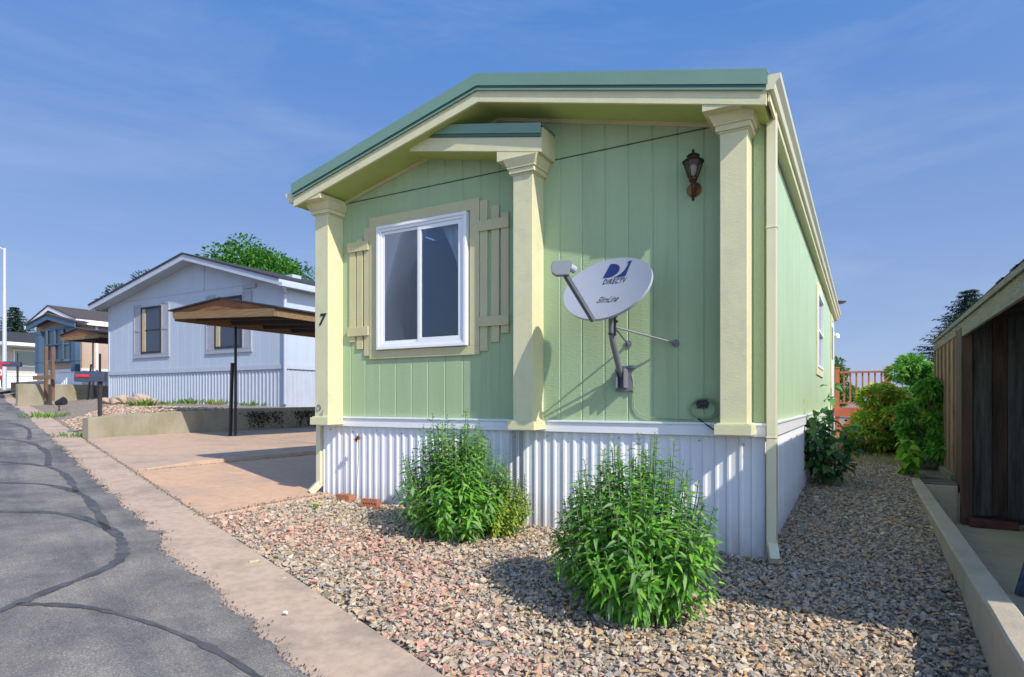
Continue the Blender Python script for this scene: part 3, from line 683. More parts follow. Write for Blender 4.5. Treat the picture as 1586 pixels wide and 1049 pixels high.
# gutters and downspouts
gu = MB()
def gutter(mb, xa, sgn, y0, y1, zt_):
    prof = [(0, -.10), (.075, -.10), (.085, -.06), (.115, -.03), (.12, 0), (.112, 0), (.105, -.025), (.078, -.052), (.068, -.092), (.006, -.092), (.006, 0), (0, 0)]
    mb.prism([(xa+sgn*p, zt_+q) for p, q in prof], lambda p, q, w: (p, w, q), y0, y1)
    mb.xz([(xa, zt_-.10), (xa+sgn*.075, zt_-.10), (xa+sgn*.085, zt_-.06), (xa+sgn*.115, zt_-.03), (xa+sgn*.12, zt_), (xa, zt_)], y0-.004, y0-.0005)
gutter(gu, .052, 1, -.39, YB+.05, 3.405); gu.build('gutter', M['creammetal'], home, bevel=0)
gu = MB(); gutter(gu, -4.565, -1, -.37, YB+.05, 3.38); gu.build('gutter', M['creammetal'], home)
def spout(x0, x1, y0, y1, z0, z1, toe, ny):
    d = MB().box(x0, x1, y0, y1, z0+.11, z1)
    d.cur = 0
    for zz_ in (z0+.9, 2.45): d.box(x0-.004, x1+.004, y0-.004, y1+.002, zz_, zz_+.012)
    m_ = (x0+x1)/2; w_ = (x1-x0)/2
    d.beam((m_, (y0+y1)/2, z0+.125), (m_+toe[0], (y0+y1)/2+toe[1], z0+.02), w_*2, .07)
    return d.build('downspout', M['creammetal'], home, bevel=.004)
spout(.037, .105, -.055, .025, .01, 3.31, (.03, -.10), 0)
spout(-4.60, -4.535, -.03, .04, .16, 3.29, (-.05, -.10), 0)
# house number and small scroll on the left pillar
vs, fs = text_geo('7', .17, shear=.25, offset=.004)
MB().add([(x-4.315, -.2225-.004, z+1.985) for x, z, _ in vs], fs).add([(x-4.315, -.2215, z+1.985) for x, z, _ in vs], fs).build('house_number', M['black'], home, recalc=False)
sc = MB(); sc.tube([(-4.35+.035*math.cos(t)*(1-t/14), -.226, 1.10+.045*math.sin(t)*(1-t/14)+.003*t) for t in np.linspace(0, 9, 30)], .0035, 5)
sc.tube([(-4.33,-.226,1.06),(-4.30,-.226,1.03),(-4.29,-.226,1.09)], .0035, 5)
sc.build('scroll_ornament', M['galv'], home)
# old round dish on the far end of the roof
MB().lathe([(.01,0),(.16,.02),(.22,.06),(.21,.07),(.15,.035),(.0,.015)], (.1, 12.2, 3.55), 18).tube([(.1,12.2,3.56),(.05,12.2,3.40)], .015, 6).build('old_roof_dish', M['galv'], home, smooth=True)

# ================================================================== WALL LANTERN
lt = thing('wall_lantern', (-.49, 0, 2.86), 'dark bronze carriage lantern with brass fittings on the green front wall', 'wall lamp')
lx, ly = -.478, -.115
MB().tube([(-.495,-.004,2.835),(-.495,-.016,2.835)], .058, 20).tube([(-.495,-.016,2.835),(-.495,-.026,2.835)], .045, 20).build('backplate', M['brass'], lt, bevel=.002)
MB().tube([(-.495,-.025,2.835),(-.49,-.07,2.815),(lx,ly,2.85),(lx,ly,2.87)], [.012,.014,.013,.012], 8).build('arm', M['bronze'], lt, smooth=True)
MB().lathe([(.004,-.135),(.012,-.125),(.007,-.115),(.020,-.10),(.012,-.085),(.010,-.04),(.014,-.02),(.016,0),(.030,.02),(.034,.03)], (lx, ly, 2.85), 12).build('tail', M['bronze'], lt, smooth=True)
MB().lathe([(.026,0),(.034,.012),(.030,.03),(.02,.035)], (lx, ly, 2.868), 12).build('collar', M['brass'], lt, smooth=True)
cg = MB()
for k in range(6):
    t = 2*math.pi*k/6+.3; cg.tube([(lx+.036*math.cos(t), ly+.036*math.sin(t), 2.895), (lx+.074*math.cos(t), ly+.074*math.sin(t), 3.015)], .0042, 5)
    t2 = t+math.pi/3
    for r_, z_ in ((.036,2.895),(.074,3.015)): cg.tube([(lx+r_*math.cos(t), ly+r_*math.sin(t), z_), (lx+r_*math.cos(t2), ly+r_*math.sin(t2), z_)], .0042, 5)
cg.build('cage', M['bronze'], lt)
gl = MB()
for k in range(6):
    t = 2*math.pi*k/6+.3; t2 = t+math.pi/3
    gl.add([(lx+r_*math.cos(a), ly+r_*math.sin(a), z_) for r_, z_, a in ((.035,2.897,t),(.035,2.897,t2),(.072,3.013,t2),(.072,3.013,t))], [(0,1,2,3)])
gl.build('glass', M['lampglass'], lt)
MB().lathe([(.012,0),(.012,.03),(.026,.05),(.03,.07),(.02,.095),(.004,.105)], (lx, ly, 2.895), 12).build('bulb', mat('frosted bulb', (.75,.72,.62), .4, .02), lt, smooth=True)
MB().lathe([(.085,0),(.080,.008),(.050,.024),(.046,.040),(.052,.046),(.040,.058),(.016,.070),(.008,.080),(.012,.088),(.003,.102)], (lx, ly, 3.012), 12).build('cap', M['bronze'], lt, smooth=True)

# ================================================================== SATELLITE DISH
dish = thing('satellite_dish', (-1.05, 0, 1.35), 'grey oval satellite dish on a bent pole mounted to the green front wall', 'satellite dish')
DC = Vector((-1.06, -.45, 2.06)); nrm = Vector((-.21, -.83, .51)).normalized()
hh = Vector((0,0,1)).cross(nrm).normalized(); vv = nrm.cross(hh); rl = -.148
aa = hh*math.cos(rl)+vv*math.sin(rl); bb_ = -hh*math.sin(rl)+vv*math.cos(rl); DA, DB = .405, .295
def dsurf(p, q, off=0): return DC + aa*p + bb_*q + nrm*(.30*(p*p+q*q) - .045 + off)
rm = MB(); nr_, na = 12, 56; vs = []; fs = []
for side in (0, 1):
    for i in range(nr_+1):
        r_ = i/nr_
        for k in range(na): t = 2*math.pi*k/na; vs.append(dsurf(DA*r_*math.cos(t), DB*r_*math.sin(t), -.012*side if i < nr_ else -.022*side))
o2 = (nr_+1)*na
for i in range(nr_):
    for k in range(na):
        a = i*na+k; b = i*na+(k+1) % na; fs.append((a, b, b+na, a+na)); fs.append((a+o2, a+na+o2, b+na+o2, b+o2))
for k in range(na): a = nr_*na+k; b = nr_*na+(k+1) % na; fs.append((a, b, b+o2, a+o2))
rm.add(vs, fs); refl = rm.build('reflector', M['dishgrey'], dish, smooth=True, recalc=False)
def on_dish(vs2, cx_, cy_, off=.0035):
    out = []
    for p in vs2:
        w = hh*(p[0]+cx_)+vv*(p[1]+cy_); out.append(dsurf(w.dot(aa), w.dot(bb_), off))
    return out
def place(vs2, sx_, sy_, ox, oy, rot=-4.5):
    c_, s_ = math.cos(R(rot)), math.sin(R(rot)); out = []
    for p in vs2:
        x, y = p[0]*sx_, p[1]*sy_; x, y = x*c_-y*s_+ox, x*s_+y*c_+oy; w = hh*x+vv*y; out.append(dsurf(w.dot(aa), w.dot(bb_), .0035))
    return out
def fit(vs, x0, x1):
    xs__ = [v[0] for v in vs]; k = (x1-x0)/(max(xs__)-min(xs__)); return [((v[0]-(max(xs__)+min(xs__))/2)*k, v[1]) for v in vs]
vs, fs = text_geo('DIRECTV', .066, shear=.12, spacing=1.12, offset=.0008)
MB().add(place(fit(vs, -.11, .11), 1, 1, .034, .056), fs).build('brand_lettering', M['inkgrey'], refl, recalc=False)
vs, fs = text_geo('SlimLine', .085, shear=.42, spacing=.95)
MB().add(place(fit(vs, -.10, .10), 1, 1, .036, -.128), fs).build('script_lettering', M['inkgrey'], refl, recalc=False)
def arcpts(cx_, cy_, rx, ry, a0, a1, n=14): return [(cx_+rx*math.cos(R(a0+(a1-a0)*i/n)), cy_+ry*math.sin(R(a0+(a1-a0)*i/n))) for i in range(n+1)]
Dp = [(-.100, -.002), (-.078, .118)] + arcpts(-.055, .060, .075, .058, 92, -25, 12) + [(-.005,.020),(-.035,.004)]
MB().add(place(Dp+[(-.06,.05)], 1.1, 1.05, .020, .118), [(len(Dp), k, (k+1) % len(Dp)) for k in range(len(Dp))]).build('logo_half_disc', M['navy'], refl, recalc=False)
sw_ = [(-.030,-.003),(.012,.004),(.045,.024),(.068,.055),(.080,.090),(.082,.108),(.068,.124),(.108,.128),(.102,.106),(.095,-.001)]
MB().add(place(sw_, 1.1, 1.05, .020, .118), [(0,1,9),(1,2,9),(2,3,9),(3,4,9),(4,8,9),(4,5,8),(5,6,7,8)]).build('logo_swoosh', M['navy'], refl, recalc=False)
bot = DC - vv*.27 + nrm*(-.02); 
lnb = Vector((-1.235, -.86, 2.14))
am = MB().beam(bot-hh*.01-vv*.04, lnb+Vector((.02,.02,-.05)), .035, .032); am.build('feed_arm', mat('dark grey arm paint', (.09,.10,.12), .5, .15), dish, bevel=.004)
lb = MB().xz([(-.075,-.035),(-.045,-.055),(.05,-.055),(.058,.0),(.07,.055),(-.06,.05),(-.078,.02)], -.035, .035)
lb.v = [tuple(lnb + Vector((.93,.36,0))*x + Vector((-.36,.93,0))*y + Vector((0,0,1))*z) for x, y, z in lb.v]
lb.build('receiver_head', mat('receiver grey plastic', (.20,.22,.25), .5, .05), dish, bevel=.006)
MB().tube([lnb+Vector((.03,.06,.02)), lnb+Vector((.055,.10,.0))], .028, 12).build('feed_horn', M['dishgrey'], dish)
mast = [(-1.075,-.045,1.395),(-1.07,-.12,1.45),(-1.055,-.30,1.64),(-1.05,-.345,1.72),(-1.05,-.35,1.95)]
MB().tube(mast, .024, 14).build('mast', M['galv'], dish, smooth=True)
cl_ = MB().box(-1.08,-1.02,-.38,-.32,1.86,2.02).box(-1.11,-.99,-.375,-.345,1.88,1.97).box(-1.025,-1.012,-.36,-.34,1.69,1.96)
for k in range(3): cl_.tube([(-1.015,-.35,1.80+.045*k),(-.998,-.35,1.80+.045*k)], .011, 8)
cl_.tube([(-1.05,-.35,1.70),(-1.05,-.35,1.712)], .027, 12)
cl_.build('back_bracket', M['black'], dish, bevel=.003)
ft_ = MB().box(-1.12,-.995,-.012,-.001,1.27,1.47).box(-1.135,-.98,-.020,-.001,1.262,1.29).box(-1.11,-1.098,-.10,-.012,1.29,1.45).box(-1.042,-1.03,-.10,-.012,1.29,1.45)
ft_.box(-1.10,-.96,-.03,-.001,1.455,1.475)
for x_ in (-1.12, -.995): ft_.tube([(x_,-.03,1.275),(x_,-.018,1.275)], .009, 6)
ft_.build('wall_bracket', M['galv'], dish, bevel=.002)
for e in ((-.640, -.004, 1.642), (-1.03, -.004, 1.655)):
    q = MB().tube([(-1.03,-.34,1.76), (e[0], -.02, e[2])], .0075, 8).build('strut', M['galv'], dish, smooth=True)
    MB().tube([(e[0], -.001, e[2]), (e[0], -.010, e[2])], .03, 14).tube([(e[0], -.01, e[2]), (e[0], -.03, e[2])], .012, 8).build('foot_plate', M['galv'], q)

# ================================================================== CABLE
cb = thing('coaxial_cable', (-.5, -.01, 1.05), 'thin green painted cable running down from the dish to a coiled loop and splitter', 'cable')
c = MB().tube([(-1.0,-.012,1.40),(-.985,-.012,1.34),(-.982,-.012,1.20),(-.975,-.012,1.13),(-.94,-.012,1.075),(-.86,-.012,1.047),(-.6,-.012,1.040),(-.5,-.012,1.038)], .0045, 6)
for k in range(4):
    rx_ = .092+.008*k; ph = .2*k
    c.tube([(-.425+.006*k+rx_*math.cos(t), -.012-.006*k, 1.118+.003*k+(.068+.004*k)*math.sin(t)) for t in np.linspace(-1.2+ph, 5.2+ph, 34)], .0042, 6)
c.build('cable', M['cable'], cb, smooth=True)
c = MB().box(-.475,-.385,-.03,-.002,1.150,1.172)
for z_ in (1.185, 1.135):
    c.box(-.47,-.39,-.024,-.002,z_-.006,z_+.008)
for k in range(4): c.tube([(-.465+.022*k,-.018,1.125),(-.465+.022*k,-.018,1.205)], .0045, 6)
c.build('splitter', M['black'], cb)
MB().tube([(-.46,-.02,1.045),(-.42,-.035,1.02),(-.34,-.05,.965),(-.30,-.05,.94)], .006, 6).build('black_lead', M['black'], cb, smooth=True)

# ================================================================== FOLIAGE HELPERS
def leaf_arrays(base, dirs, ups, length, width, droop, shape=((0,.15),(.3,1),(.65,.75),(1,.02)), fold=.25):
    """returns verts, quads for curved, folded leaves. arrays n x 3, n"""
    n = len(base); d = dirs/np.linalg.norm(dirs, axis=1, keepdims=True)
    sd_ = np.cross(d, ups); sd_ /= (np.linalg.norm(sd_, axis=1, keepdims=True)+1e-9); u = np.cross(sd_, d)
    V = np.zeros((n, len(shape)*3, 3)); prev = base.copy(); 
    for i, (t, w) in enumerate(shape):
        c = base + d*(t*length)[:,None] + np.array([0,0,-1])*(droop*t*t*length)[:,None]
        hw = (w*width/2)[:,None]
        V[:, i*3] = c - sd_*hw + u*hw*fold; V[:, i*3+1] = c; V[:, i*3+2] = c + sd_*hw + u*hw*fold
    k = len(shape); q = []
    for i in range(k-1):
        a = i*3; q += [(a, a+1, a+4, a+3), (a+1, a+2, a+5, a+4)]
    q = np.array(q); Fq = (q[None] + (np.arange(n)*k*3)[:,None,None]).reshape(-1, 4)
    return V.reshape(-1, 3), Fq, len(q)
def tints(n, cols, w=None, jit=.18):
    cols = np.array(cols); i = rng.choice(len(cols), n, p=w); return np.clip(cols[i]*rng.uniform(1-jit, 1+jit, (n,1)), 0, 1)
def stem_bush(name, cx_, cy_, rad, hgt, nst, label, cat, cols, w=None, L_=(.07,.115), Wd=.2, node=.036, lean=0, base_r=.12, seed=1, group=None, droop=(.15,.6), ecc=1.0):
    global rng
    z0 = g(cx_, cy_); t = thing(name, (cx_, cy_, z0), label, cat, group)
    r2 = np.random.default_rng(seed); B = []; D = []; U = []; Ln = []; st = MB()
    for k in range(nst):
        a = r2.uniform(0, 2*math.pi); rr_ = math.sqrt(r2.random()); out = np.array([math.cos(a), math.sin(a)*ecc])
        h = hgt*math.sqrt(max(.06, 1.0-(.93*rr_)**2.4))*r2.choice([r2.uniform(.62,.82), r2.uniform(.86,.99), r2.uniform(.98,1.10)], p=[.25,.58,.17]); tip = np.array([cx_+out[0]*rad*rr_*.93+lean*h, cy_+out[1]*rad*rr_*.93, z0+h])
        root = np.array([cx_+out[0]*base_r*rr_, cy_+out[1]*base_r*rr_, z0]); mid = root*.45+tip*.55+np.array([out[0]*rad*rr_*.22, out[1]*rad*rr_*.22, -.02*h])
        ln = np.linalg.norm(tip-root); m = max(5, int(ln/node)); P_ = []
        for i in range(m+1):
            s = i/m; P_.append((1-s)**2*root+2*s*(1-s)*mid+s*s*tip)
        P_ = np.array(P_); st.tube([tuple(p) for p in P_[::3]]+[tuple(P_[-1])], .0028, 4, cap=False)
        ph = r2.uniform(0, 3)
        for i in range(1, m+1):
            s = i/m
            if s < .12 and r2.random() < .5: continue
            tan = P_[i]-P_[i-1]; tan /= np.linalg.norm(tan)+1e-9
            for sd_ in (0, math.pi):
                b = ph+i*math.pi/2+sd_+r2.normal(0, .35); x = np.cross(tan, [0,0,1.0]); 
                if np.linalg.norm(x) < .05: x = np.array([1.0,0,0])
                x /= np.linalg.norm(x); y = np.cross(x, tan)
                rad_ = x*math.cos(b)+y*math.sin(b); fw = .6 if s > .93 else r2.uniform(.0, .5)
                B.append(P_[i]); D.append(rad_+tan*fw); U.append(tan+r2.normal(0, .2, 3)); Ln.append(r2.uniform(*L_)*(1.0 if s < .88 else (.45+.5*(1-s)/.12)))
    B = np.array(B); D = np.array(D); U = np.array(U); Ln = np.array(Ln); n = len(B)
    V, Fq, q = leaf_arrays(B, D, U, Ln, Ln*Wd*r2.uniform(.85, 1.2, n), r2.uniform(*droop, n))
    np_mesh('foliage', V, Fq, M['leaf'], t, np.repeat(tints(n, cols, w), q, 0), smooth=True)
    st.build('stems', M['stem'], t, recalc=False)
    return t
SAGE = [(.10,.28,.035),(.15,.39,.045),(.07,.20,.035),(.24,.48,.06),(.23,.38,.14)]
stem_bush('leafy_shrub', -2.30, -.68, .53, .98, 180, 'rounded green shrub with narrow leaves standing farther from the kerb, near the bricks', 'shrub', SAGE, seed=3, L_=(.065,.108), Wd=.25, droop=(.10,.65), node=.033)
stem_bush('leafy_shrub', -.50, -1.43, .53, .98, 200, 'rounded green shrub with narrow leaves nearest the camera, in front of the dish', 'shrub', SAGE, seed=11, L_=(.065,.108), Wd=.25, droop=(.10,.65), node=.033)
stem_bush('yellow_green_shrub', -2.03, -.47, .27, .46, 80, 'small yellow green shrub with rounded leaves tucked against the right of the farther leafy shrub', 'shrub', [(.30,.42,.05),(.22,.36,.05),(.38,.46,.07)], L_=(.025,.045), Wd=.5, node=.022, lean=.35, base_r=.08, seed=5)
stem_bush('yellow_green_shrub', -1.84, -.36, .05, .60, 3, 'thin upright dark green sprig rising from behind the yellow green shrub', 'shrub', [(.06,.15,.05),(.09,.2,.06)], L_=(.04,.07), Wd=.3, node=.02, base_r=.03, seed=6)

# broad leaved sapling beside the side wall
HEART = ((0,.25),(.2,.95),(.5,.9),(.8,.45),(1,.02))
def broad_plant(name, cx_, cy_, hgt, rad, nbr, L_, label, cat, cols, seed, group=None, nl=9, Wd=.85, bare=.2):
    r2 = np.random.default_rng(seed); z0 = g(cx_, cy_); t = thing(name, (cx_, cy_, z0), label, cat, group); st = MB(); B = []; D = []; Ln = []
    for k in range(nbr):
        a = r2.uniform(0, 2*math.pi); rr_ = math.sqrt(r2.random()); h = hgt*(1-.35*rr_)*r2.uniform(.6, 1.0) if k else hgt
        tip = np.array([cx_+math.cos(a)*rad*rr_, cy_+math.sin(a)*rad*rr_, z0+h]); root = np.array([cx_+.03*math.cos(a), cy_+.03*math.sin(a), z0])
        mid = (root+tip)/2+np.array([math.cos(a), math.sin(a), 0])*rad*.15
        P_ = [(1-s)**2*root+2*s*(1-s)*mid+s*s*tip for s in np.linspace(0, 1, nl+1)]
        st.tube([tuple(p) for p in P_], [.009*(1-.7*s) for s in np.linspace(0, 1, nl+1)], 5, cap=False)
        for i in range(1, nl+1):
            if i/nl < bare: continue
            for j in range(3):
                b = r2.uniform(0, 2*math.pi); d = np.array([math.cos(b), math.sin(b), r2.uniform(-.25, .35)]); l_ = r2.uniform(.02, .07)
                p = P_[i]+d*l_; B.append(p); D.append(d); Ln.append(r2.uniform(*L_))
    B = np.array(B); D = np.array(D); Ln = np.array(Ln); n = len(B); U = np.tile([0,0,1.0], (n,1))+r2.normal(0, .35, (n,3))
    V, Fq, q = leaf_arrays(B, D, U, Ln, Ln*Wd, r2.uniform(.3, 1.0, n), shape=HEART, fold=.3)
    np_mesh('foliage', V, Fq, M['leaf'], t, np.repeat(tints(n, cols), q, 0), smooth=True); st.build('stems', M['stem'], t, recalc=False)
    return t
broad_plant('broadleaf_sapling', .27, 3.75, 1.22, .34, 13, (.09,.14), 'dark green heart leaved sapling growing against the white skirt of the side wall', 'plant', [(.06,.17,.05),(.045,.13,.04),(.11,.25,.08),(.17,.34,.12)], 21)
broad_plant('young_sprout', 1.20, 5.30, .46, .10, 4, (.10,.15), 'bright lime green young sprout at the far end of the low concrete wall', 'plant', [(.20,.42,.04),(.28,.50,.06)], 22, nl=5)

# generic crown
def crown(name, t, centers, radii, n, L_, cols, r2, Wd=.5, w=None, mtl='leaf', flat=.8, shape=((0,.2),(.4,1),(1,.05))):
    B = []; 
    k = rng.choice(len(centers), n, p=np.array(radii)**2/np.sum(np.array(radii)**2)); C_ = np.array(centers)[k]; Rr = np.array(radii)[k]
    d = r2.normal(0, 1, (n,3)); d /= np.linalg.norm(d, axis=1, keepdims=True); rr_ = Rr*(.55+.5*r2.random(n)**.6)
    B = C_+d*rr_[:,None]*np.array([1,1,flat]); D = d+r2.normal(0,.6,(n,3)); U = np.tile([0,0,1.0],(n,1))+r2.normal(0,.5,(n,3)); Ln = r2.uniform(*L_, n)
    V, Fq, q = leaf_arrays(B, D, U, Ln, Ln*Wd, r2.uniform(0,.5,n), shape=shape)
    return np_mesh(name, V, Fq, M[mtl], t, np.repeat(tints(n, cols, w), q, 0))
def tree(name, x, y, z0, h, rad, label, cols, seed, n=9000, L_=(.10,.2), nb=26, cat='tree', group=None, low=.35, tr=.16):
    r2 = np.random.default_rng(seed); t = thing(name, (x, y, z0), label, cat, group); tk = MB(); cs = []; rs = []
    tk.tube([(x,y,z0),(x+.05*h*.1,y,z0+h*.3),(x-.02*h,y,z0+h*.62),(x,y,z0+h*.85)], [tr,tr*.8,tr*.5,tr*.15], 8)
    for k in range(nb):
        a = r2.uniform(0, 2*math.pi); v = r2.uniform(low, 1); prof = math.sin(min(1, (1-v)*1.35+.18)*math.pi/2)
        q = rad*prof*r2.uniform(.45, .95); c_ = (x+q*math.cos(a), y+q*math.sin(a), z0+h*(v*.9)); cs.append(c_); rs.append(rad*r2.uniform(.20,.36))
        s = (x, y, z0+h*max(.2, v*.9-.22)); tk.tube([s, ((s[0]+c_[0])/2, (s[1]+c_[1])/2, (s[2]+c_[2])/2+.05*h*.3), c_], [tr*.35, tr*.22, tr*.08], 5, cap=False)
    crown('crown', t, cs, rs, n, L_, cols, r2); tk.build('trunk', M['bark'], t, recalc=False); return t
def spruce(x, y, z0, h, rad, label, cols, seed, n_lay=34, group=None):
    r2 = np.random.default_rng(seed); t = thing('spruce_tree', (x,y,z0), label, 'tree', group); tk = MB(); tk.tube([(x,y,z0),(x,y,z0+h*.98)], [.02*h,.002*h], 7)
    B = []; D = []; Ln = []
    for i in range(n_lay):
        v = .06+.94*i/n_lay; zr = z0+h*v; rr_ = rad*(1-v)**.8+.04*rad; nbr = int(7+11*(1-v)); ph = r2.uniform(0, 6)
        for j in range(nbr):
            a = ph+2*math.pi*j/nbr+r2.normal(0,.12); ln = rr_*r2.uniform(.75,1.12); m = max(3, int(ln/(.028*h)))
            tk.tube([(x,y,zr),(x+math.cos(a)*ln*.6,y+math.sin(a)*ln*.6,zr-.10*ln),(x+math.cos(a)*ln,y+math.sin(a)*ln,zr-.08*ln)], [.012,.008,.003], 3, cap=False)
            for k in range(1, m*5+1):
                s = k/(m*5); p = (x+math.cos(a)*ln*s, y+math.sin(a)*ln*s, zr-.14*ln*math.sin(s*2.2)+r2.normal(0,.01*h*.3))
                for sg in (-1, 1):
                    b = a+sg*r2.uniform(.4,1.1); B.append(p); D.append((math.cos(b), math.sin(b), r2.uniform(-.45,.15))); Ln.append(h*r2.uniform(.022,.042)*(1.15-.5*s))
    B = np.array(B); D = np.array(D); Ln = np.array(Ln); n = len(B); U = np.tile([0,0,1.0],(n,1))+r2.normal(0,.5,(n,3))
    V, Fq, q = leaf_arrays(B, D, U, Ln, Ln*.30, r2.uniform(0,.5,n), shape=((0,.5),(.5,1),(1,.1)))
    np_mesh('crown', V, Fq, M['needle'], t, np.repeat(tints(n, cols, jit=.3), q, 0)); tk.build('trunk', M['bark'], t, recalc=False); return t
BR = [(.06,.20,.025),(.10,.28,.035),(.04,.13,.02)]
DK = [(.03,.075,.025),(.045,.11,.03),(.02,.05,.02)]
tree('leafy_tree', -26.9, 16.6, 1.2, 8.35, 4.0, 'bright green leafy tree rising behind the roof of the pale blue grey house', BR, 41, n=20000, L_=(.14,.28), nb=46, low=.5)
tree('dark_tree', -31.9, 13.4, 1.6, 6.5, 2.1, 'dark green tree peeking over the left slope of the grey roof', DK, 42, n=9000, L_=(.10,.2), low=.3)
spruce(-78.5, 27, 2.0, 9.5, 4.6, 'dark spruce at the far left behind the street lamp', [(.02,.05,.03),(.03,.07,.04)], 43)
spruce(4.25, 24.6, .3, 5.3, 3.4, 'blue green spruce behind the dark timber shed', [(.035,.075,.06),(.05,.10,.085),(.025,.055,.04)], 44)
tree('leafy_tree', -1.4, 44, .2, 3.9, 2.2, 'distant round green tree seen through the red deck railing', [(.06,.15,.03),(.09,.20,.04)], 45, n=9000, L_=(.15,.3))
# shrubs at the end of the side yard
def big_shrub(x, y, h, rad, label, cols, seed, n, L_=(.06,.11), nb=34, w=None, Wd=.45):
    r2 = np.random.default_rng(seed); z0 = g(x, y) if x < 1.2 else .25; t = thing('garden_shrub', (x,y,z0), label, 'shrub', 'shrubs at the end of the side yard'); cs = []; rs = []; tk = MB()
    for k in range(nb):
        a = r2.uniform(0, 2*math.pi); v = r2.uniform(.06, .95)**1.25; prof = math.sqrt(max(.05, 1-(abs(v-.3)/.72)**2)); q = rad*prof*r2.uniform(.3, .85)
        c_ = (x+q*math.cos(a), y+q*math.sin(a), z0+h*v); cs.append(c_); rs.append(rad*r2.uniform(.18, .32))
        tk.tube([(x+.05*math.cos(a), y+.05*math.sin(a), z0), ((x+c_[0])/2, (y+c_[1])/2, z0+h*v*.6), c_], [.018,.012,.004], 5, cap=False)
    crown('foliage', t, cs, rs, n, L_, cols, r2, Wd=Wd, w=w); tk.build('stems', M['bark'], t, recalc=False); return t
big_shrub(1.64, 6.8, 1.25, .52, 'dense dark green shrub pressed against the far corner of the timber shed', [(.08,.26,.045),(.14,.36,.06),(.22,.46,.08)], 51, 11000)
big_shrub(1.02, 8.0, 1.22, .70, 'green shrub tipped with yellow new leaves in front of the red deck', [(.15,.36,.05),(.26,.46,.06),(.62,.58,.08),(.60,.32,.09)], 52, 13000, w=[.30,.30,.28,.12])
big_shrub(1.68, 9.2, 1.78, .85, 'tallest pale green shrub at the end of the side yard', [(.13,.34,.07),(.22,.46,.11),(.09,.25,.05)], 53, 14000, L_=(.07,.13))

# grasses / weeds
def tuft(x, y, n, h, label, cols, seed, cat='weeds', sp=.1, name='weed_tuft', group=None):
    r2 = np.random.default_rng(seed); a = r2.uniform(0, 2*math.pi, n); q = sp*np.sqrt(r2.random(n))
    bx_, by_ = x+q*np.cos(a), y+q*np.sin(a); B = np.stack([bx_, by_, G(bx_, by_)], -1)
    D = np.stack([np.cos(a)*r2.uniform(.1,.8,n), np.sin(a)*r2.uniform(.1,.8,n), np.ones(n)], -1); Ln = h*r2.uniform(.5,1.1,n)
    U = np.stack([np.cos(a), np.sin(a), 0*a], -1)*-1+r2.normal(0,.2,(n,3))
    V, Fq, q_ = leaf_arrays(B, D, U, Ln, Ln*.14+.004, r2.uniform(.1,.6,n))
    o = np_mesh(name, V, Fq, M['leaf'], None, np.repeat(tints(n, cols), q_, 0)); o['kind'] = 'stuff'; return tag(o, label, cat)
WG = [(.14,.27,.04),(.20,.34,.05),(.10,.20,.04)]
for i, (x, y, h, sp, lab) in enumerate([
    (-12.75,1.42,.16,.38,'bright green weeds at the kerb beside the end of the low concrete wall'),
    (-15.2,4.2,.26,.35,'green weeds just left of the tan rock pile'),
    (-17.6,6.3,.22,.3,'green weeds under the left window of the pale blue grey house'),
    (-18.6,3.5,.22,.6,'green weeds along the kerb by the small black spotlight'),
    (-20.6,7.2,.25,.3,'weeds at the skirt between the rock pile and the first window of the grey house'),
    (-18.2,7.4,.26,.45,'wide weed clump at the skirt of the grey house below its left window'),
    (-16.9,7.4,.22,.3,'yellowish grass clump at the middle of the grey house skirt'),
    (-15.2,7.3,.28,.55,'dark green grass clump behind the carport post at the grey house corner')]):
    tuft(x, y, 110, h*random.uniform(.7,1.15), lab, WG if i != 6 else [(.30,.34,.06),(.2,.28,.05)], 60+i, sp=sp, group='weed clumps before the grey house')
tuft(-4.0, -.62, 26, .07, 'tiny lime weed in the gravel by the driveway edge', WG, 80, sp=.04)
# dry grass at the end of the gravel
n = 5200; xs_ = rng.uniform(.05, 1.2, n); ys_ = rng.uniform(6.1, 10.8, n); B = np.stack([xs_, ys_, G(xs_, ys_)], -1); a = rng.uniform(0, 6.28, n)
D = np.stack([np.cos(a)*.7, np.sin(a)*.7, np.ones(n)*.8], -1); Ln = rng.uniform(.03,.09,n)
V, Fq, q_ = leaf_arrays(B, D, np.stack([-np.cos(a),-np.sin(a),0*a],-1)+rng.normal(0,.2,(n,3)), Ln, Ln*.12+.003, rng.uniform(.1,.6,n))
tag(np_mesh('dry_grass', V, Fq, M['leaf'], None, np.repeat(tints(n, [(.42,.34,.18),(.48,.40,.22),(.28,.30,.10)]), q_, 0)), 'dry straw coloured grass between the gravel and the red deck', 'grass', kind='stuff')

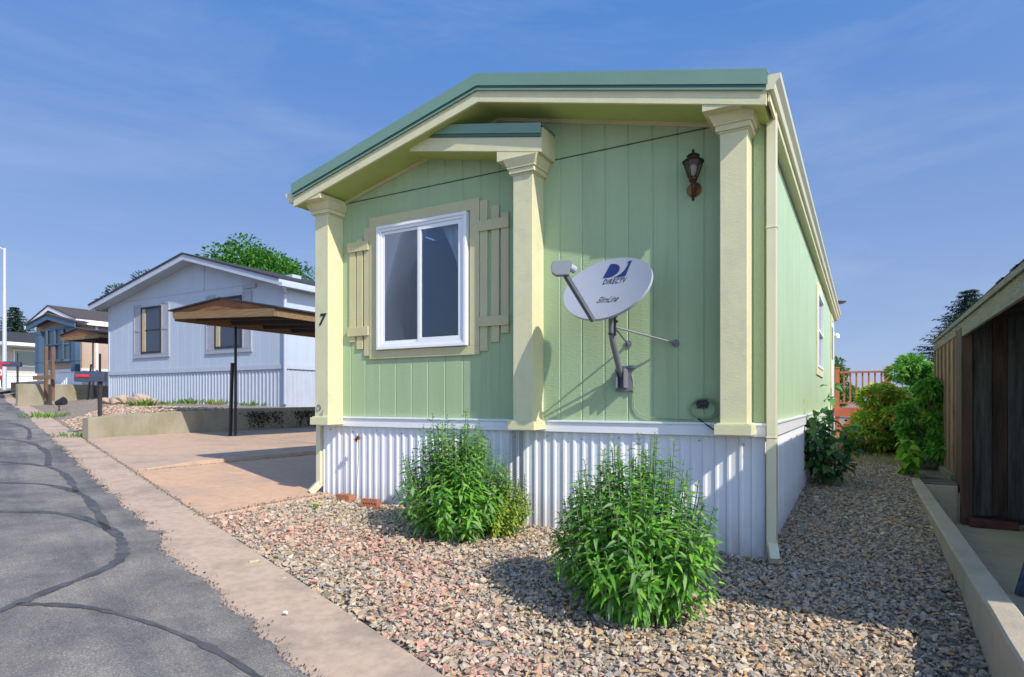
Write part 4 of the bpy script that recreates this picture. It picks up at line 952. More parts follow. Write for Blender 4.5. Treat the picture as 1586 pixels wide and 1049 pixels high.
# ================================================================== BRICKS, FLOWER STAKE, SMALL THINGS
def brick(cx_, cy_, rot, upright, label):
    z0 = g(cx_, cy_)+.006; t = thing('brick', (cx_, cy_, z0), label, 'brick', 'loose bricks by the skirt'); t.rotation_euler.z = rot
    L2, W2, Hh = .195, .092, .058
    bm = MB(); holes = [(-.065, 0), (-.033, 0), (0, 0), (.033, 0), (.065, 0)]
    def P2(x, y, z): return (x, y, z+Hh/2) if not upright else (x, z, y+W2/2)
    def add(fn):
        bm.v = [fn(*v) for v in bm.v]
    # body as a grid with five round cores through the broad face
    cellx = [-L2/2, -.0815, -.0490, -.0165, .0165, .0490, .0815, L2/2]; r_ = .0125
    for zz_, flip in ((-Hh/2, 1), (Hh/2, 0)):
        for i in range(5):
            x0, x1 = cellx[i+1], cellx[i+2]; cxx = holes[i][0]; m_ = 16; inner = [(cxx+r_*math.cos(2*math.pi*k/m_), r_*math.sin(2*math.pi*k/m_)) for k in range(m_)]
            outer = []
            for k in range(m_):
                t_ = 2*math.pi*k/m_; dx_, dy_ = math.cos(t_), math.sin(t_); hw = (x1-x0)/2; hh_ = W2/2; sc_ = min(hw/abs(dx_) if abs(dx_) > 1e-6 else 9, hh_/abs(dy_) if abs(dy_) > 1e-6 else 9)
                outer.append((cxx+dx_*sc_, dy_*sc_))
            vs = [(p[0], p[1], zz_) for p in inner+outer]; bm.add(vs, [(k, (k+1) % m_, m_+(k+1) % m_, m_+k) for k in range(m_)])
        for x0, x1 in ((cellx[0], cellx[1]), (cellx[6], cellx[7])): bm.add([(x0,-W2/2,zz_),(x1,-W2/2,zz_),(x1,W2/2,zz_),(x0,W2/2,zz_)], [(0,1,2,3)])
    for i in range(5):
        m_ = 16; cxx = holes[i][0]; vs = [(cxx+r_*math.cos(2*math.pi*k/m_), r_*math.sin(2*math.pi*k/m_), zz_) for zz_ in (-Hh/2, Hh/2) for k in range(m_)]
        bm.add(vs, [(k, (k+1) % m_, m_+(k+1) % m_, m_+k) for k in range(m_)])
    bm.add([(x, y, z) for z in (-Hh/2, Hh/2) for x, y in ((-L2/2,-W2/2),(L2/2,-W2/2),(L2/2,W2/2),(-L2/2,W2/2))], [(0,1,5,4),(1,2,6,5),(2,3,7,6),(3,0,4,7)])
    bm.v = [P2(*v) for v in bm.v]; bm.v = [(x+cx_, y+cy_, z+z0) for x, y, z in bm.v]
    bm.build('body', M['brick'], t, recalc=False)
brick(-4.06, -.13, R(-4), False, 'orange brick lying flat against the ribbed skirt near the left downspout')
brick(-3.56, -.30, R(6), True, 'orange cored brick on edge, half hidden by the farther leafy shrub')
fs_ = thing('flower_stake', (-3.94, -.10, .15), 'dried brown flower head on a thin bent stake against the white skirt', 'garden ornament')
MB().tube([(-3.965,-.08,.15),(-3.93,-.09,.45),(-3.905,-.10,.66),(-3.91,-.10,.79)], .003, 5).build('stake', M['stem'], fs_)
r2 = np.random.default_rng(4); n = 70; D = r2.normal(0,1,(n,3)); B = np.tile([-3.91,-.115,.80],(n,1)); Ln = r2.uniform(.025,.05,n)
V, Fq, q_ = leaf_arrays(B, D, r2.normal(0,1,(n,3)), Ln, Ln*.3, r2.uniform(0,.3,n)); np_mesh('flower_head', V, Fq, M['leaf'], fs_, np.repeat(tints(n, [(.22,.11,.09),(.32,.16,.12)]), q_, 0))
def lump(name, x, y, z, r_, m, label, cat, group=None, flat=.6, seed=0, n=40, parent=None):
    random.seed(seed*7+3); bm = bmesh.new()
    for _ in range(16):
        v = Vector((random.gauss(0,1), random.gauss(0,1), random.gauss(0,1))).normalized()*random.uniform(.85, 1.1); bm.verts.new((v.x*r_*1.15, v.y*r_*.8, max(-.8, min(.75, v.z))*r_*flat))
    q_ = bmesh.ops.convex_hull(bm, input=bm.verts); bmesh.ops.delete(bm, geom=[e for e in q_['geom_interior'] if isinstance(e, bmesh.types.BMVert)], context='VERTS')
    bmesh.ops.bevel(bm, geom=list(bm.edges), offset=r_*.05, segments=1, affect='EDGES')
    me = bpy.data.meshes.new(name); bm.to_mesh(me); bm.free(); me.materials.append(m); o = bpy.data.objects.new(name, me); COL.objects.link(o); o.location = (x, y, z)
    if label: tag(o, label, cat, group)
    return o
x_, y_ = xy_of(1.0, -.17); lump('white_pebble', x_, y_, g(x_, y_)+.02, .017, M['whitestone'], 'small white pebble on the concrete kerb pan', 'pebble')
x_, y_ = xy_of(2.2, -2.35)
bt_ = MB()
for k in range(14):
    bx_, by_ = x_+random.gauss(0,.03), y_+random.gauss(0,.025); bt_.lathe([(.001,0),(random.uniform(.006,.014),.006),(.001,.014)], (bx_, by_, float(H(sq(bx_, by_)[0]))+.006), 6)
tag(bt_.build('dark_litter', M['blackbit']), 'small dark scatter of litter on the asphalt', 'litter')

# ================================================================== RED DECK
dk = thing('red_deck', (.65, 11.3, .3), 'orange red wooden deck with slatted railing outside the side door', 'deck')
for x, y in ((.15,10.95),(1.15,10.95),(1.15,12.5)): MB().box(x-.045,x+.045,y-.045,y+.045,.15,1.93).box(x-.055,x+.055,y-.055,y+.055,1.93,1.955).build('post', M['deck'], dk, bevel=.004)
MB().box(.195,1.105,10.90,10.995,1.815,1.855).build('rail', M['deck'], dk); MB().box(.195,1.105,10.93,10.97,1.13,1.165).build('rail', M['deck'], dk)
MB().box(1.105,1.19,10.995,12.455,1.815,1.855).build('rail', M['deck'], dk); MB().box(1.13,1.17,10.995,12.455,1.13,1.165).build('rail', M['deck'], dk)
for k in range(7): x = .29+k*.12; MB().box(x-.018,x+.018,10.932,10.968,1.165,1.815).build('baluster', M['deck'], dk)
for k in range(9): y = 11.15+k*.145; MB().box(1.132,1.168,y-.018,y+.018,1.165,1.815).build('baluster', M['deck'], dk)
MB().box(.10,1.20,10.88,10.905,.84,1.04).box(1.196,1.222,10.905,12.55,.84,1.04).build('rim_joist', M['deck'], dk, bevel=.003)
b = MB()
for k in range(11): b.box(.06,1.195,10.908+k*.148,11.048+k*.148,1.0,1.035)
b.build('deck_boards', M['deck'], dk)
MB().beam((.19,10.93,.52),(.50,10.93,.85),.04,.085).build('brace', M['deck'], dk); MB().beam((1.11,10.93,.52),(.80,10.93,.85),.04,.085).build('brace', M['deck'], dk)
b = MB()
for z_ in (.38,.55,.72): b.box(.28,1.0,11.7-z_*.3,11.95-z_*.3,z_,z_+.035)
b.build('step', M['darkwood'], dk)

# ================================================================== LOW WALL RIGHT + SHED
lw = MB(); ysw = np.linspace(-9, 5.5, 30)
vs = []; fs = []
for i, y in enumerate(ysw):
    j1, j2 = random.uniform(-.003,.003), random.uniform(-.004,.004); top = .140+random.uniform(-.003,.003)
    vs += [(1.205+j1,y,-.8),(1.205+j1,y,top-.012),(1.217+j1,y,top),(1.325+j2,y,top+.001),(1.338+j2,y,top-.012),(1.338+j2,y,-.8)]
for i in range(len(ysw)-1):
    for j in range(5): a = i*6+j; fs.append((a, a+1, a+7, a+6))
fs += [(0,1,2,3,4,5), tuple(range(len(vs)-6, len(vs)))[::-1]]
lw.add(vs, fs); tag(lw.build('low_concrete_wall', M['kerbwall']), 'long low tan concrete wall between the gravel side yard and the timber shed', 'wall')
sh = thing('timber_shed', (2.5, 4.5, -.35), 'dark weathered open sided timber shed with batten wall at the right edge', 'shed')
MB().box(1.345,1.70,4.62,8.2,-.5,.115).box(1.70,5.5,4.62,8.2,-.5,.03).build('footing', M['kerbwall'], sh, bevel=.008)
MB().box(1.345,1.70,4.65,8.15,.116,.128).build('litter_layer', M['pinetar'], sh)
o = MB().box(1.345,9,-9,4.61,-.5,-.345).build('shed_floor', M['kerbwall']); o['kind'] = 'structure'
bw = MB(); y = 5.12
MB().box(1.735,1.76,5.1,7.9,.12,2.06).build('side_wall', M['brownboard'], sh)
for k in range(6): y = 5.30+k*.5; MB().box(1.71,1.735,y-.022,y+.022,.20,2.04).build('batten', M['brownboard'], sh)
MB().box(1.66,1.72,5.06,7.95,.12,.215).build('sill_board', M['greywood'], sh, bevel=.004)
MB().box(1.715,1.78,5.04,7.90,2.04,2.175).build('top_plate', M['greywood'], sh, bevel=.003)
MB().box(1.715,1.83,4.48,5.03,-.34,2.10).build('corner_post', mat('dark red brown post', (.13,.07,.055), .8, .5, 4, stretch=(6,6,.6), bump=.5, dirt=(.03,.025,.022), dscale=2, dth=(.45,.65)), sh, bevel=.006)
xx = 1.835; k = 0
bdm = [mat('shed board %s' % n_, c_, .85, .5, 3, stretch=(6,6,.5), bump=.7, bscale=25, dirt=d_, dscale=2.2, dth=(.42,.68)) for n_, c_, d_ in (('grey', (.085,.08,.078), (.018,.017,.017)), ('brown', (.075,.042,.035), (.016,.012,.011)), ('blue grey', (.07,.07,.08), (.016,.016,.017)))]
while xx < 4.9:
    w_ = random.choice([.13,.15,.19,.10]); MB().box(xx, xx+w_-.004, 4.50+.012*(k % 2), 4.54, -.22+random.uniform(-.02,.02), 2.16+.2245*(xx-1.68)).build('back_board', bdm[k % 3], sh, bevel=.003); xx += w_; k += 1
MB().xz([(1.80,-.3),(5.2,-.3),(5.2,2.85),(1.80,2.1)], 4.545, 4.56).build('backing', M['dark'], sh)
MB().beam((1.78,4.40,-.285),(2.25,4.40,-.30),.11,.10).build('base_beam', M['redwood'], sh, bevel=.01)
MB().box(1.72,1.755,-2.0,5.03,1.985,2.185).build('eave_beam', M['greywood'], sh, bevel=.004)
b = MB().add([(1.71,-2.05,2.19),(1.71,7.95,2.19),(5.6,7.95,3.09),(5.6,-2.05,3.09),(1.71,-2.05,2.22),(1.71,7.95,2.22),(5.6,7.95,3.13),(5.6,-2.05,3.13)], [(0,1,2,3),(4,7,6,5),(0,4,5,1),(1,5,6,2),(2,6,7,3),(3,7,4,0)])
b.build('roof_deck', M['darkwood'], sh)
MB().box(1.692, 1.709, -2.04, 7.94, 2.165, 2.218).build('drip_board', M['greywood'], sh)
b = MB(); rows = 9
for k in range(rows):
    x0 = 1.70+k*.43; zf = lambda x: 2.228+.2339*(x-1.71)
    y = -2.06
    while y < 7.8:
        w_ = random.uniform(.25,.35); e_ = random.uniform(-.012,.012); xe = x0+e_; h0 = zf(xe)+.012*(1)
        b.add([(xe,y,h0-.008),(xe,y+w_-.006,h0-.008),(x0+.47,y+w_-.006,zf(x0+.47)+.002),(x0+.47,y,zf(x0+.47)+.002),(xe,y,h0+.006),(xe,y+w_-.006,h0+.006)], [(4,5,2,3),(0,1,5,4)]); y += w_
b.build('shingles', M['darkshingle'], sh, recalc=False)
b = MB()
for k in range(12): y = -1.9+k*.85; b.add([(1.76,y,2.05),(1.76,y+.04,2.05),(5.5,y+.04,2.91),(5.5,y,2.91),(1.76,y,2.19),(1.76,y+.04,2.19),(5.5,y+.04,3.05),(5.5,y,3.05)], [(0,1,2,3),(4,7,6,5),(0,4,5,1),(1,5,6,2),(2,6,7,3),(3,7,4,0)])
b.build('rafters', M['darkwood'], sh)
MB().box(4.9,4.96,-2,8,-.34,2.9).build('far_wall', M['brownboard'], sh)
MB().box(1.72,1.83,-.95,-.84,-.34,1.96).build('corner_post', M['darkwood'], sh)
lbd = thing('leaning_board', (1.9, 1.3, -.34), 'dark blue flecked board leaning at the open side of the shed', 'board')
MB().beam((1.74,1.25,-.34),(1.99,1.02,.95),.10,.03).build('board', M['steelblue'], lbd, bevel=.004)

# ================================================================== NEIGHBOUR'S RETAINING WALL
rw = MB(); ny_ = 26; vs = []; fs = []
for i in range(ny_+1):
    y = 1.30+(13-1.30)*i/ny_; zt__ = np.interp(y, [1.3, 1.5, 3.5, 7, 13], [.87, .90, .98, 1.04, 1.08])+random.uniform(-.004,.004); j = random.uniform(-.004,.004)
    vs += [(-11.96+j,y,.2),(-11.96+j,y,zt__-.015),(-11.975+j,y,zt__),(-12.15,y,zt__),(-12.16,y,zt__-.012),(-12.16,y,.2)]
for i in range(ny_):
    for j in range(5): a = i*6+j; fs.append((a, a+1, a+7, a+6))
fs += [(0,1,2,3,4,5), tuple(range(len(vs)-6, len(vs)))[::-1]]
rw.add(vs, fs)
M['rwall'] = mat('streaked retaining concrete', (.31, .275, .205), .9, .12, 2, stretch=(1,1,.5), bump=.5, bscale=50, dirt=(.20,.19,.11), dscale=1.6, dth=(.50,.72))
tag(rw.build('retaining_wall', M['rwall']), 'weathered concrete retaining wall beside the neighbour driveway, below the pale blue grey house', 'wall')
# dead vines on the shaded part
n = 900; r2 = np.random.default_rng(9); yv = r2.choice([4.9,5.6,6.3,7.1,7.9,5.2,6.6], n)+r2.normal(0,.13,n); zv = .95-np.abs(r2.normal(0,.2,n)); zv = np.clip(zv, .5, 1.0)
B = np.stack([np.full(n,-11.955), yv, zv], -1); D = np.stack([.2+.3*r2.random(n), r2.normal(0,.6,n), -r2.random(n)], -1)
V, Fq, q_ = leaf_arrays(B, D, np.tile([1.0,0,0],(n,1))+r2.normal(0,.3,(n,3)), r2.uniform(.03,.08,n), r2.uniform(.01,.03,n), r2.uniform(0,.4,n))
tag(np_mesh('dead_vine', V, Fq, M['leaf'], None, np.repeat(tints(n, [(.03,.03,.025),(.05,.045,.03)]), q_, 0)), 'dark dead vines hanging on the shaded retaining wall', 'vine', kind='stuff')
rw2 = MB().yz([(6.5,1.0),(9.2,1.0),(9.2,1.88),(6.5,1.85)], -27.65, -27.45)
tag(rw2.build('retaining_wall', M['rwall'], bevel=.02), 'far concrete retaining wall below the beige and blue home', 'wall')
rw3 = MB().beam((-29.2,8.3,1.78),(-44,13.0,2.05),.25,.55)
tag(rw3.build('garden_kerb', M['rwall'], bevel=.02), 'low concrete edging in front of the farthest homes at the left', 'wall')

# ================================================================== CARPORT CANOPIES
def canopy(x0, xa, x1, y0, y1, zl, za, zr, th, posts, pz, label, leanp):
    t = thing('carport', ((x0+x1)/2, y0, pz), label, 'carport', 'timber carport canopies')
    def sec(a0, a1, xs__, dz0, dz1): 
        b = MB()
        for (xa_, za_), (xb_, zb_) in zip(xs__[:-1], xs__[1:]): b.xz([(xa_, za_+dz0), (xb_, zb_+dz0), (xb_, zb_+dz1), (xa_, za_+dz1)], a0, a1)
        return b
    pr_ = [(x0, zl), (xa, za), (x1, zr)]
    sec(y0-.05, y1, [(x0-.06, zl-.008), (xa, za), (x1+.06, zr-.008)], .0, .025).build('roof_sheet', M['darkshingle'], t)
    # gable fascia: plywood infill above a yellow timber, both real boards
    b = MB(); zb0, zb1 = zl-th, zr-th*.55
    b.xz([(x0+.02, zl-.01), (xa, za-.005), (x1-.02, zr-.01), (x1-.02, zb1+.07), (x0+.02, zb0+.12)], y0, y0+.02); b.build('gable_board', M['rawwood'], t)
    MB().xz([(x0+.10, zb0), (x1-.01, zb1-.06), (x1-.01, zb1+.08), (x0+.05, zb0+.13)], y0-.035, y0-.002).build('gable_beam', M['oldwood'], t, bevel=.004)
    MB().yz([(y0+.0, zr-.012), (y1, zr-.012), (y1, zr-.15), (y0+.0, zr-.15)], x1-.03, x1-.005).build('side_board', M['oldwood'], t); MB().yz([(y0+.03, zl-.012), (y1, zl-.012), (y1, zl-.2), (y0+.03, zl-.2)], x0+.03, x0+.05).build('side_board', M['oldwood'], t)
    b = MB(); k = y0+.45
    while k < y1: b.xz([(x0+.06, zb0+.13), (x1-.04, zb1+.05), (x1-.04, zb1-.05), (x0+.10, zb0+.02)], k, k+.045); k += .8
    b.build('cross_beams', M['darkwood'], t)
    for px_, py_ in posts: MB().tube([(px_, py_, pz), (px_, py_, zb1+.03)], .028, 8).build('post', M['black'], t)
    for a_, b_ in leanp: MB().beam(a_, b_, .05, .05).build('brace_post', M['black'], t)
    return t
pz = zup(-10.7, 3.5)-.01
canopy(-11.12, -9.62, -8.14, 2.4, 8.6, 2.95, 3.07, 2.80, .17, [(-10.7,3.5),(-10.7,7.6)], pz, 'flat gabled timber carport on dark steel posts beside the pale blue grey house', [((-10.82,3.46,pz),(-10.72,3.44,1.98))])
canopy(-26.9, -25.6, -24.1, 7.7, 11.5, 3.78, 3.98, 3.72, .22, [(-24.95,7.9)], 1.25, 'small timber carport between the grey house and the beige and blue home', [((-25.1,7.8,1.25),(-25.0,7.86,2.6))])

# ================================================================== NEIGHBOUR HOMES
def gable_home(name, label, XL_, XR_, Y0, Y1, zg_l, zg_r, ztrim, eave, apex, wm, tm, rm_, over=.45, xa=None, front_ov=.5, pitch=.30, group=None, skirtm=None):
    xa = xa if xa is not None else (XL_+XR_)/2; t = thing(name, ((XL_+XR_)/2, Y0, zg_r), label, 'house', group)
    sl_, sr_ = (apex-eave)/(xa-XL_), (apex-eave)/(XR_-xa); zf = lambda x: apex-(sl_*(xa-x) if x < xa else sr_*(x-xa))
    w = MB(); siding(w, front(Y0), XL_, XR_, lambda u: ztrim, lambda u: zf(u)-.05, pitch, gap=.012, gd=.004); siding(w, right(XR_), Y0, Y1, lambda u: ztrim, lambda u: zf(XR_)-.05, pitch, gap=.012, gd=.003)
    siding(w, left(XL_), Y0, Y1, lambda u: ztrim, lambda u: zf(XL_)-.05, 1.2)
    w.add([(XL_,Y1,ztrim),(XR_,Y1,ztrim),(XR_,Y1,zf(XR_)),(xa,Y1,apex-.05),(XL_,Y1,zf(XL_))], [(0,1,2,3,4)]); w.build('wall', wm, t, recalc=False)
    s = MB(); zb = lambda u: np.interp(u, [XL_, XR_], [zg_l-.15, zg_r-.15]); corrugated(s, front(Y0+.02), XL_, XR_, zb, ztrim, .16, .02)
    corrugated(s, right(XR_-.02), Y0, Y1, lambda u: zg_r-.15, ztrim, .16, .02); s.build('skirt', skirtm or tm, t, recalc=False)
    MB().box(XL_-.02, XR_+.02, Y0-.035, Y0-.001, ztrim-.04, ztrim+.10).box(XR_+.001, XR_+.035, Y0, Y1, ztrim-.04, ztrim+.10).build('belt_trim', tm, t)
    x0, x1 = XL_-over, XR_+over*.75; z0_, z1_ = zf(XL_)-sl_*over, zf(XR_)-sr_*over*.75
    r = MB()
    for (a, za), (b, zb_) in (((x0, z0_), (xa, apex)), ((xa, apex), (x1, z1_))): r.xz([(a, za+.02), (b, zb_+.02), (b, zb_+.07), (a, za+.07)], Y0-front_ov-.03, Y1+.3)
    r.build('roof', rm_, t)
    f = MB()
    for (a, za), (b, zb_) in (((x0, z0_), (xa, apex)), ((xa, apex), (x1, z1_))): f.xz([(a, za-.16), (b, zb_-.16), (b, zb_+.018), (a, za+.018)], Y0-front_ov, Y0-front_ov+.03)
    f.box(x1-.02, x1, Y0-front_ov+.03, Y1+.3, z1_-.16, z1_+.018); f.build('fascia', tm, t)
    f = MB()
    for (a, za), (b, zb_) in (((x0, z0_), (xa, apex)), ((xa, apex), (x1-.02, z1_))): f.xz([(a, za-.10), (b, zb_-.10), (b, zb_-.085), (a, za-.085)], Y0-front_ov+.03, Y0-.002)
    f.box(XR_, x1-.02, Y0, Y1, z1_-.14, z1_-.125); f.build('soffit', tm, t)
    return t, zf
def house_window(t, x0, x1, z0, z1, Y, tm, mull=True, shut=None, nv=1, nh=1, dark=None):
    w = ring(MB(), x0, x1, z0, z1, .06, Y-.05, Y-.001).build('window', dark or tm, t)
    p = MB().box(x0+.06, x1-.06, Y-.012, Y-.006, z0+.06, z1-.06).build('pane', M['glassdark'], w)
    b = MB()
    for k in range(1, nv+1): xm = x0+.06+(x1-x0-.12)*k/(nv+1); b.box(xm-.015, xm+.015, Y-.03, Y-.0125, z0+.06, z1-.06)
    for k in range(1, nh+1): zm = z0+.06+(z1-z0-.12)*k/(nh+1); b.box(x0+.06, x1-.06, Y-.034, Y-.0135, zm-.015, zm+.015)
    if nv or nh: b.build('mullion', dark or tm, w)
    if shut:
        for a, c_ in ((x0-shut-.02, x0-.02), (x1+.02, x1+shut+.02)):
            s = MB().box(a, c_, Y-.03, Y-.001, z0-.05, z1+.10)
            ring(s, a, c_, z0-.05, z1+.10, .05, Y-.045, Y-.03); s.box(a+.05, c_-.05, Y-.045, Y-.03, (z0+z1)/2-.03, (z0+z1)/2+.04); s.build('shutter', M['greyshut'], t)
    return w
m_, n_, l_, p_ = new_mat('dark reflective pane'); p_.inputs['Base Color'].default_value = (.035,.045,.065,1); p_.inputs['Roughness'].default_value = .06; p_.inputs['Specular IOR Level'].default_value = .9
M['glassdark'] = m_
GY = 7.66
gh, gz = gable_home('grey_house', 'pale blue grey house with shuttered windows and a shallow gable roof on raised ground', -23.35, -14.05, GY, 20, 1.2, 1.0, 2.18, 4.72, 5.85, M['greyhouse'], M['greytrim'], M['darkshingle'], over=.42, xa=-18.2, front_ov=.5, pitch=.41)
M['ywood'] = mat('yellowed window wood', (.45,.38,.22), .6, .1)
def gpx(px, y=GY):
    a = (px-793)/964; c_, s_ = math.cos(R(29.4)), math.sin(R(29.4)); d = (y+4.947)/(a*s_+c_); return .653+d*(a*c_-s_)
for (pa, pb), zz_ in (((220, 251), (2.85, 4.45)), ((334, 376), (2.85, 4.45))):
    xa_, xb_ = gpx(pa), gpx(pb); w = house_window(gh, xa_, xb_, zz_[0], zz_[1], GY, M['greytrim'], shut=.42, nv=0, nh=1, dark=M['darkwood']); MB().box(xa_+.06, xa_+.24, GY-.035, GY-.014, zz_[0]+.06, zz_[1]-.06).build('jamb_panel', M['ywood'], w)
    MB().box(xa_-.46, xb_+.46, GY-.05, GY-.0015, zz_[0]-.16, zz_[0]-.055).build('sill', M['greyshut'], w)
MB().box(-23.0, -14.4, GY-.008, GY-.0, 4.735, 4.75).build('seam_strip', M['greyshut'], gh)
MB().box(-17.85, -17.82, GY-.01, GY, 4.75, 5.7).build('seam_strip', M['greyshut'], gh)
b = MB().tube([(-13.72, GY-.35, 4.55), (-13.80, GY-.25, 4.42), (-14.0, GY-.06, 4.3), (-14.0, GY-.06, 1.1)], .05, 8); b.build('downspout', M['greytrim'], gh)
MB().box(-13.73, -13.62, GY-.5, 20.2, 4.45, 4.56).build('gutter', M['greytrim'], gh)
MB().box(-14.08, -14.035, GY-.03, GY+.02, 1.0, 4.6).box(-23.38, -23.33, GY-.03, GY+.02, 1.2, 4.6).build('corner_board', M['greytrim'], gh)
MB().box(-15.9,-15.3,GY-.06,GY-.001,4.62,4.74).build('wall_vent', M['greyshut'], gh)
MB().box(-17.3,-16.9,10.4,10.8,5.4,5.68).build('roof_vent', M['greytrim'], gh)
# beige and blue home
bh, bz = gable_home('beige_home', 'beige mobile home with teal blue porch gable, blue posts and a bay window', -32.45, -28.5, 9.25, 20, 2.05, 1.95, 2.50, 4.72, 5.36, M['beige'], M['white'], M['shingle'], over=.3, front_ov=.35, pitch=.4, xa=-30.6)
bp = MB()
for a, b2 in (((-32.12, 4.58), (-30.25, 4.96)), ((-30.25, 4.96), (-28.0, 4.50))): bp.xz([(a[0], a[1]), b2, (b2[0], b2[1]-.22), (a[0], a[1]-.22)], 8.70, 8.76)
bp.build('porch_fascia', M['bluetrim'], bh)
bp = MB()
for a, b2 in (((-32.17, 4.58), (-30.25, 4.97)), ((-30.25, 4.97), (-27.95, 4.50))): bp.xz([(a[0], a[1]), b2, (b2[0], b2[1]+.05), (a[0], a[1]+.05)], 8.66, 9.24)
bp.build('porch_roof', M['shingle'], bh)
for xx_ in (-31.4, -28.34): MB().box(xx_-.17, xx_+.17, 8.82, 9.02, 2.45, 4.3).box(xx_-.19, xx_+.19, 8.80, 9.04, 2.9, 2.96).box(xx_-.20, xx_+.20, 8.80, 9.04, 4.15, 4.3).build('porch_post', M['bluetrim'], bh)
bay = MB(); bpoly = [(-31.1, 9.24), (-30.6, 8.85), (-29.2, 8.85), (-28.7, 9.24)]
bay.xy(bpoly, 2.9, 3.0); bay.xy(bpoly, 4.28, 4.4)
for (xa_, ya_), (xb_, yb_) in zip(bpoly[:-1], bpoly[1:]):
    for t_ in (0.02, .5, .98): xm, ym = xa_+(xb_-xa_)*t_, ya_+(yb_-ya_)*t_; bay.box(xm-.025, xm+.025, ym-.04, ym+.02, 3.0, 4.28)
    bay.beam((xa_, ya_-.02, 3.65), (xb_, yb_-.02, 3.65), .05, .05)
byw = bay.build('bay_window', M['bluetrim'], bh)
MB().xy([(-31.05, 9.2), (-30.58, 8.89), (-29.22, 8.89), (-28.75, 9.2)], 3.0, 4.28).build('pane', M['glassdark'], byw)
MB().box(-28.48, -28.40, 9.75, 9.85, 1.9, 4.6).build('downspout', M['white'], bh)
MB().box(-28.27, -28.15, 8.9, 20.2, 4.45, 4.58).build('gutter', M['white'], bh)
# farthest pale home
fh, fz = gable_home('pale_home', 'pale beige mobile home with white eaves at the far left of the street', -52.5, -48.0, 13.2, 30, 2.2, 2.2, 2.9, 5.15, 5.9, M['beige2'], M['white'], M['darkshingle'], over=.5, pitch=.4)
for y0_ in (14.6, 18.5, 22.5): 
    w = MB().box(-47.99, -47.95, y0_, y0_+1.3, 3.5, 4.6).build('window', M['white'], fh); MB().box(-47.955, -47.94, y0_+.08, y0_+1.22, 3.58, 4.52).build('pane', M['glassdark'], w)
MB().box(-47.98,-46.2,13.3,22,4.75,4.95).build('awning', M['white'], fh)

# ================================================================== STREET LAMP, MAILBOXES, FENCE RAIL, ROCKS, CAR
sl_ = thing('street_lamp', (-39, 10.6, 1.9), 'tall pale metal street lamp pole at the far left', 'street lamp')
MB().tube([(-39,10.6,1.8),(-39,10.6,9.3)], [.11,.07], 12).build('pole', M['alu'], sl_, smooth=True)
MB().tube([(-39,10.6,9.2),(-39.3,10.4,9.42),(-40.6,9.7,9.5)], .04, 8).build('arm', M['alu'], sl_, smooth=True)
MB().box(-41.3,-40.5,9.35,9.75,9.42,9.56).build('lamp_head', M['alu'], sl_, bevel=.03)
def mailbox(x, y, z0, zt_, ln, label):
    t = thing('mailbox', (x, y, z0), label, 'mailbox', 'roadside mailboxes'); ux, uy = .75, .66  # box axis, roughly across the view
    h, w_ = .20, .17; prof = [(-w_/2, 0), (w_/2, 0), (w_/2, h*.55)] + [(w_/2*math.cos(R(a)), h*.55+h*.45*math.sin(R(a))) for a in range(20, 180, 20)] + [(-w_/2, h*.55)]
    U_ = Vector((ux, uy, 0)).normalized(); P_ = Vector((-U_.y, U_.x, 0)); c0 = Vector((x, y, zt_-h)) - U_*ln*.30
    MB().prism(prof, lambda p, q, w: tuple(c0+P_*p+U_*w+Vector((0,0,q))), -ln/2, ln/2).build('box', M['mailbox'], t, bevel=.006)
    MB().prism([(-.015, 0), (.015, 0), (.015, .05), (-.015, .05)], lambda p, q, w: tuple(c0-P_*(w_/2+.012+p*.3)+U_*w+Vector((0,0,.09+q))), -ln/2+.03, -ln/2+.03+.24).build('flag', M['redflag'], t)
    MB().box(x-.028, x+.028, y-.028, y+.028, z0, zt_-h).build('post', M['darkwood'], t)
    MB().box(x-.015, x+.015, y-.015, y+.015, zt_, zt_+.35).build('rod', M['black'], t) if ln > .5 else None
    return t
mailbox(-12.34, 1.70, g(-12.34, 1.70), 1.765, .52, 'dark blue mailbox with red flag, nearer one above the retaining wall end')
mailbox(-28.1, 6.75, g(-28.1, 6.75), 2.74, .60, 'smaller dark mailbox with red flag, farther one up the street')
wr = thing('wooden_rail', (-27.5, 6.6, 1.3), 'short rustic wooden rail on two brown posts in front of the bay window home', 'fence')
for xx_, yy_, zz_ in ((-27.25, 7.35, 3.35), (-26.3, 7.15, 3.25)): MB().box(xx_-.05, xx_+.05, yy_-.05, yy_+.05, 1.2, zz_).build('post', mat('brown post', (.16,.09,.06), .8, .3), wr)
MB().box(-27.5, -25.9, 7.0, 7.08, 2.02, 2.18).build('rail', M['oldwood'], wr)
rk = [(-19.0,5.7,.30),(-18.4,5.9,.36),(-18.0,5.5,.24),(-18.7,5.35,.22),(-18.9,6.2,.28),(-17.6,5.9,.20),(-19.6,5.6,.2)]
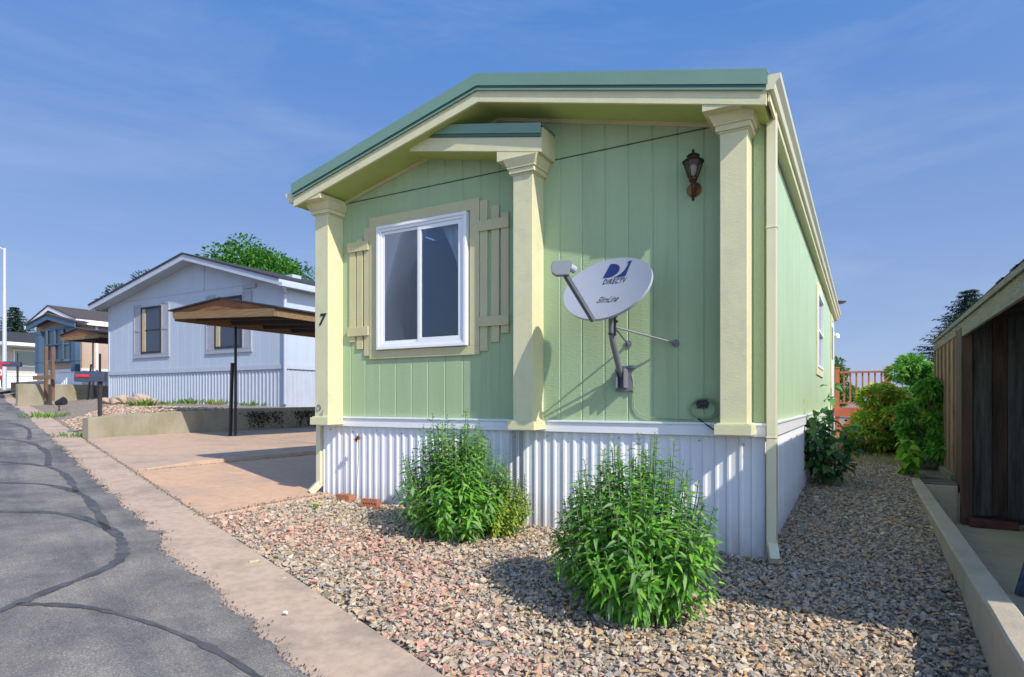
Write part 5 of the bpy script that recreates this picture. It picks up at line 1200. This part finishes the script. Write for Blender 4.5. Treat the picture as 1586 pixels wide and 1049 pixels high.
for i, (x, y, r_) in enumerate(rk):
    lump('rock', x, y, g(x, y)+r_*.35, r_, M['rock'], ['large pale tan rock at the left of the heap','biggest tan rock on top of the heap by the grey house','small rock at the right foot of the heap','small rock in front of the rock heap','tan rock at the back of the heap','little rock farthest right in the heap','little rock farthest left in the heap'][i], 'rock', 'rocks heaped before the grey house', seed=i, flat=.75)
sp_ = thing('garden_spotlight', (-20.9, 4.9, .95), 'small black spotlight at the kerb in front of the rock heap', 'spotlight')
MB().tube([(-20.9,4.9,.85),(-20.9,4.9,1.05)], .02, 6).build('stake', M['black'], sp_)
MB().tube([(-20.98,4.86,1.12),(-20.75,4.98,1.20)], [.07,.13], 12).build('head', M['black'], sp_)
# red car far up the street
ct = thing('red_car', (-42.2, 10.9, 2.0), 'red car parked far up the street, partly behind the lamp pole', 'car')
prof = [(-2.1,.35),(-2.15,.75),(-2.0,.95),(-1.1,1.02),(-.5,1.42),(.9,1.45),(1.6,1.05),(2.1,.95),(2.2,.6),(2.15,.35)]
U_ = Vector((.94,-.34,0)); P_ = Vector((.34,.94,0)); c0 = Vector((-42.2,10.9,2.0))
body = MB().prism(prof, lambda p, q, w: tuple(c0+U_*p+P_*w*(1 if q < 1.1 else .84)+Vector((0,0,q))), -.85, .85).build('body', M['redcar'], ct, bevel=.06)
MB().prism([(-.95,1.06),(-.5,1.36),(.85,1.39),(1.4,1.08)], lambda p, q, w: tuple(c0+U_*p+P_*w+Vector((0,0,q))), -.80, .80).build('window', M['glassdark'], ct)
for u_ in (-1.35, 1.35):
    for w_ in (-.86, .86):
        p = c0+U_*u_+P_*w_+Vector((0,0,.33)); wh = MB().tube([p-P_*.09, p+P_*.09], .33, 18).build('wheel', M['rubber'], ct); MB().tube([p-P_*.095, p+P_*.095], .2, 14).build('rim', M['galv'], wh)
for w_ in (-.6,.6):
    p = c0+U_*2.17+P_*w_+Vector((0,0,.75)); MB().tube([p-U_*.03, p+U_*.03], .09, 10).build('tail_light', M['redflag'], ct)
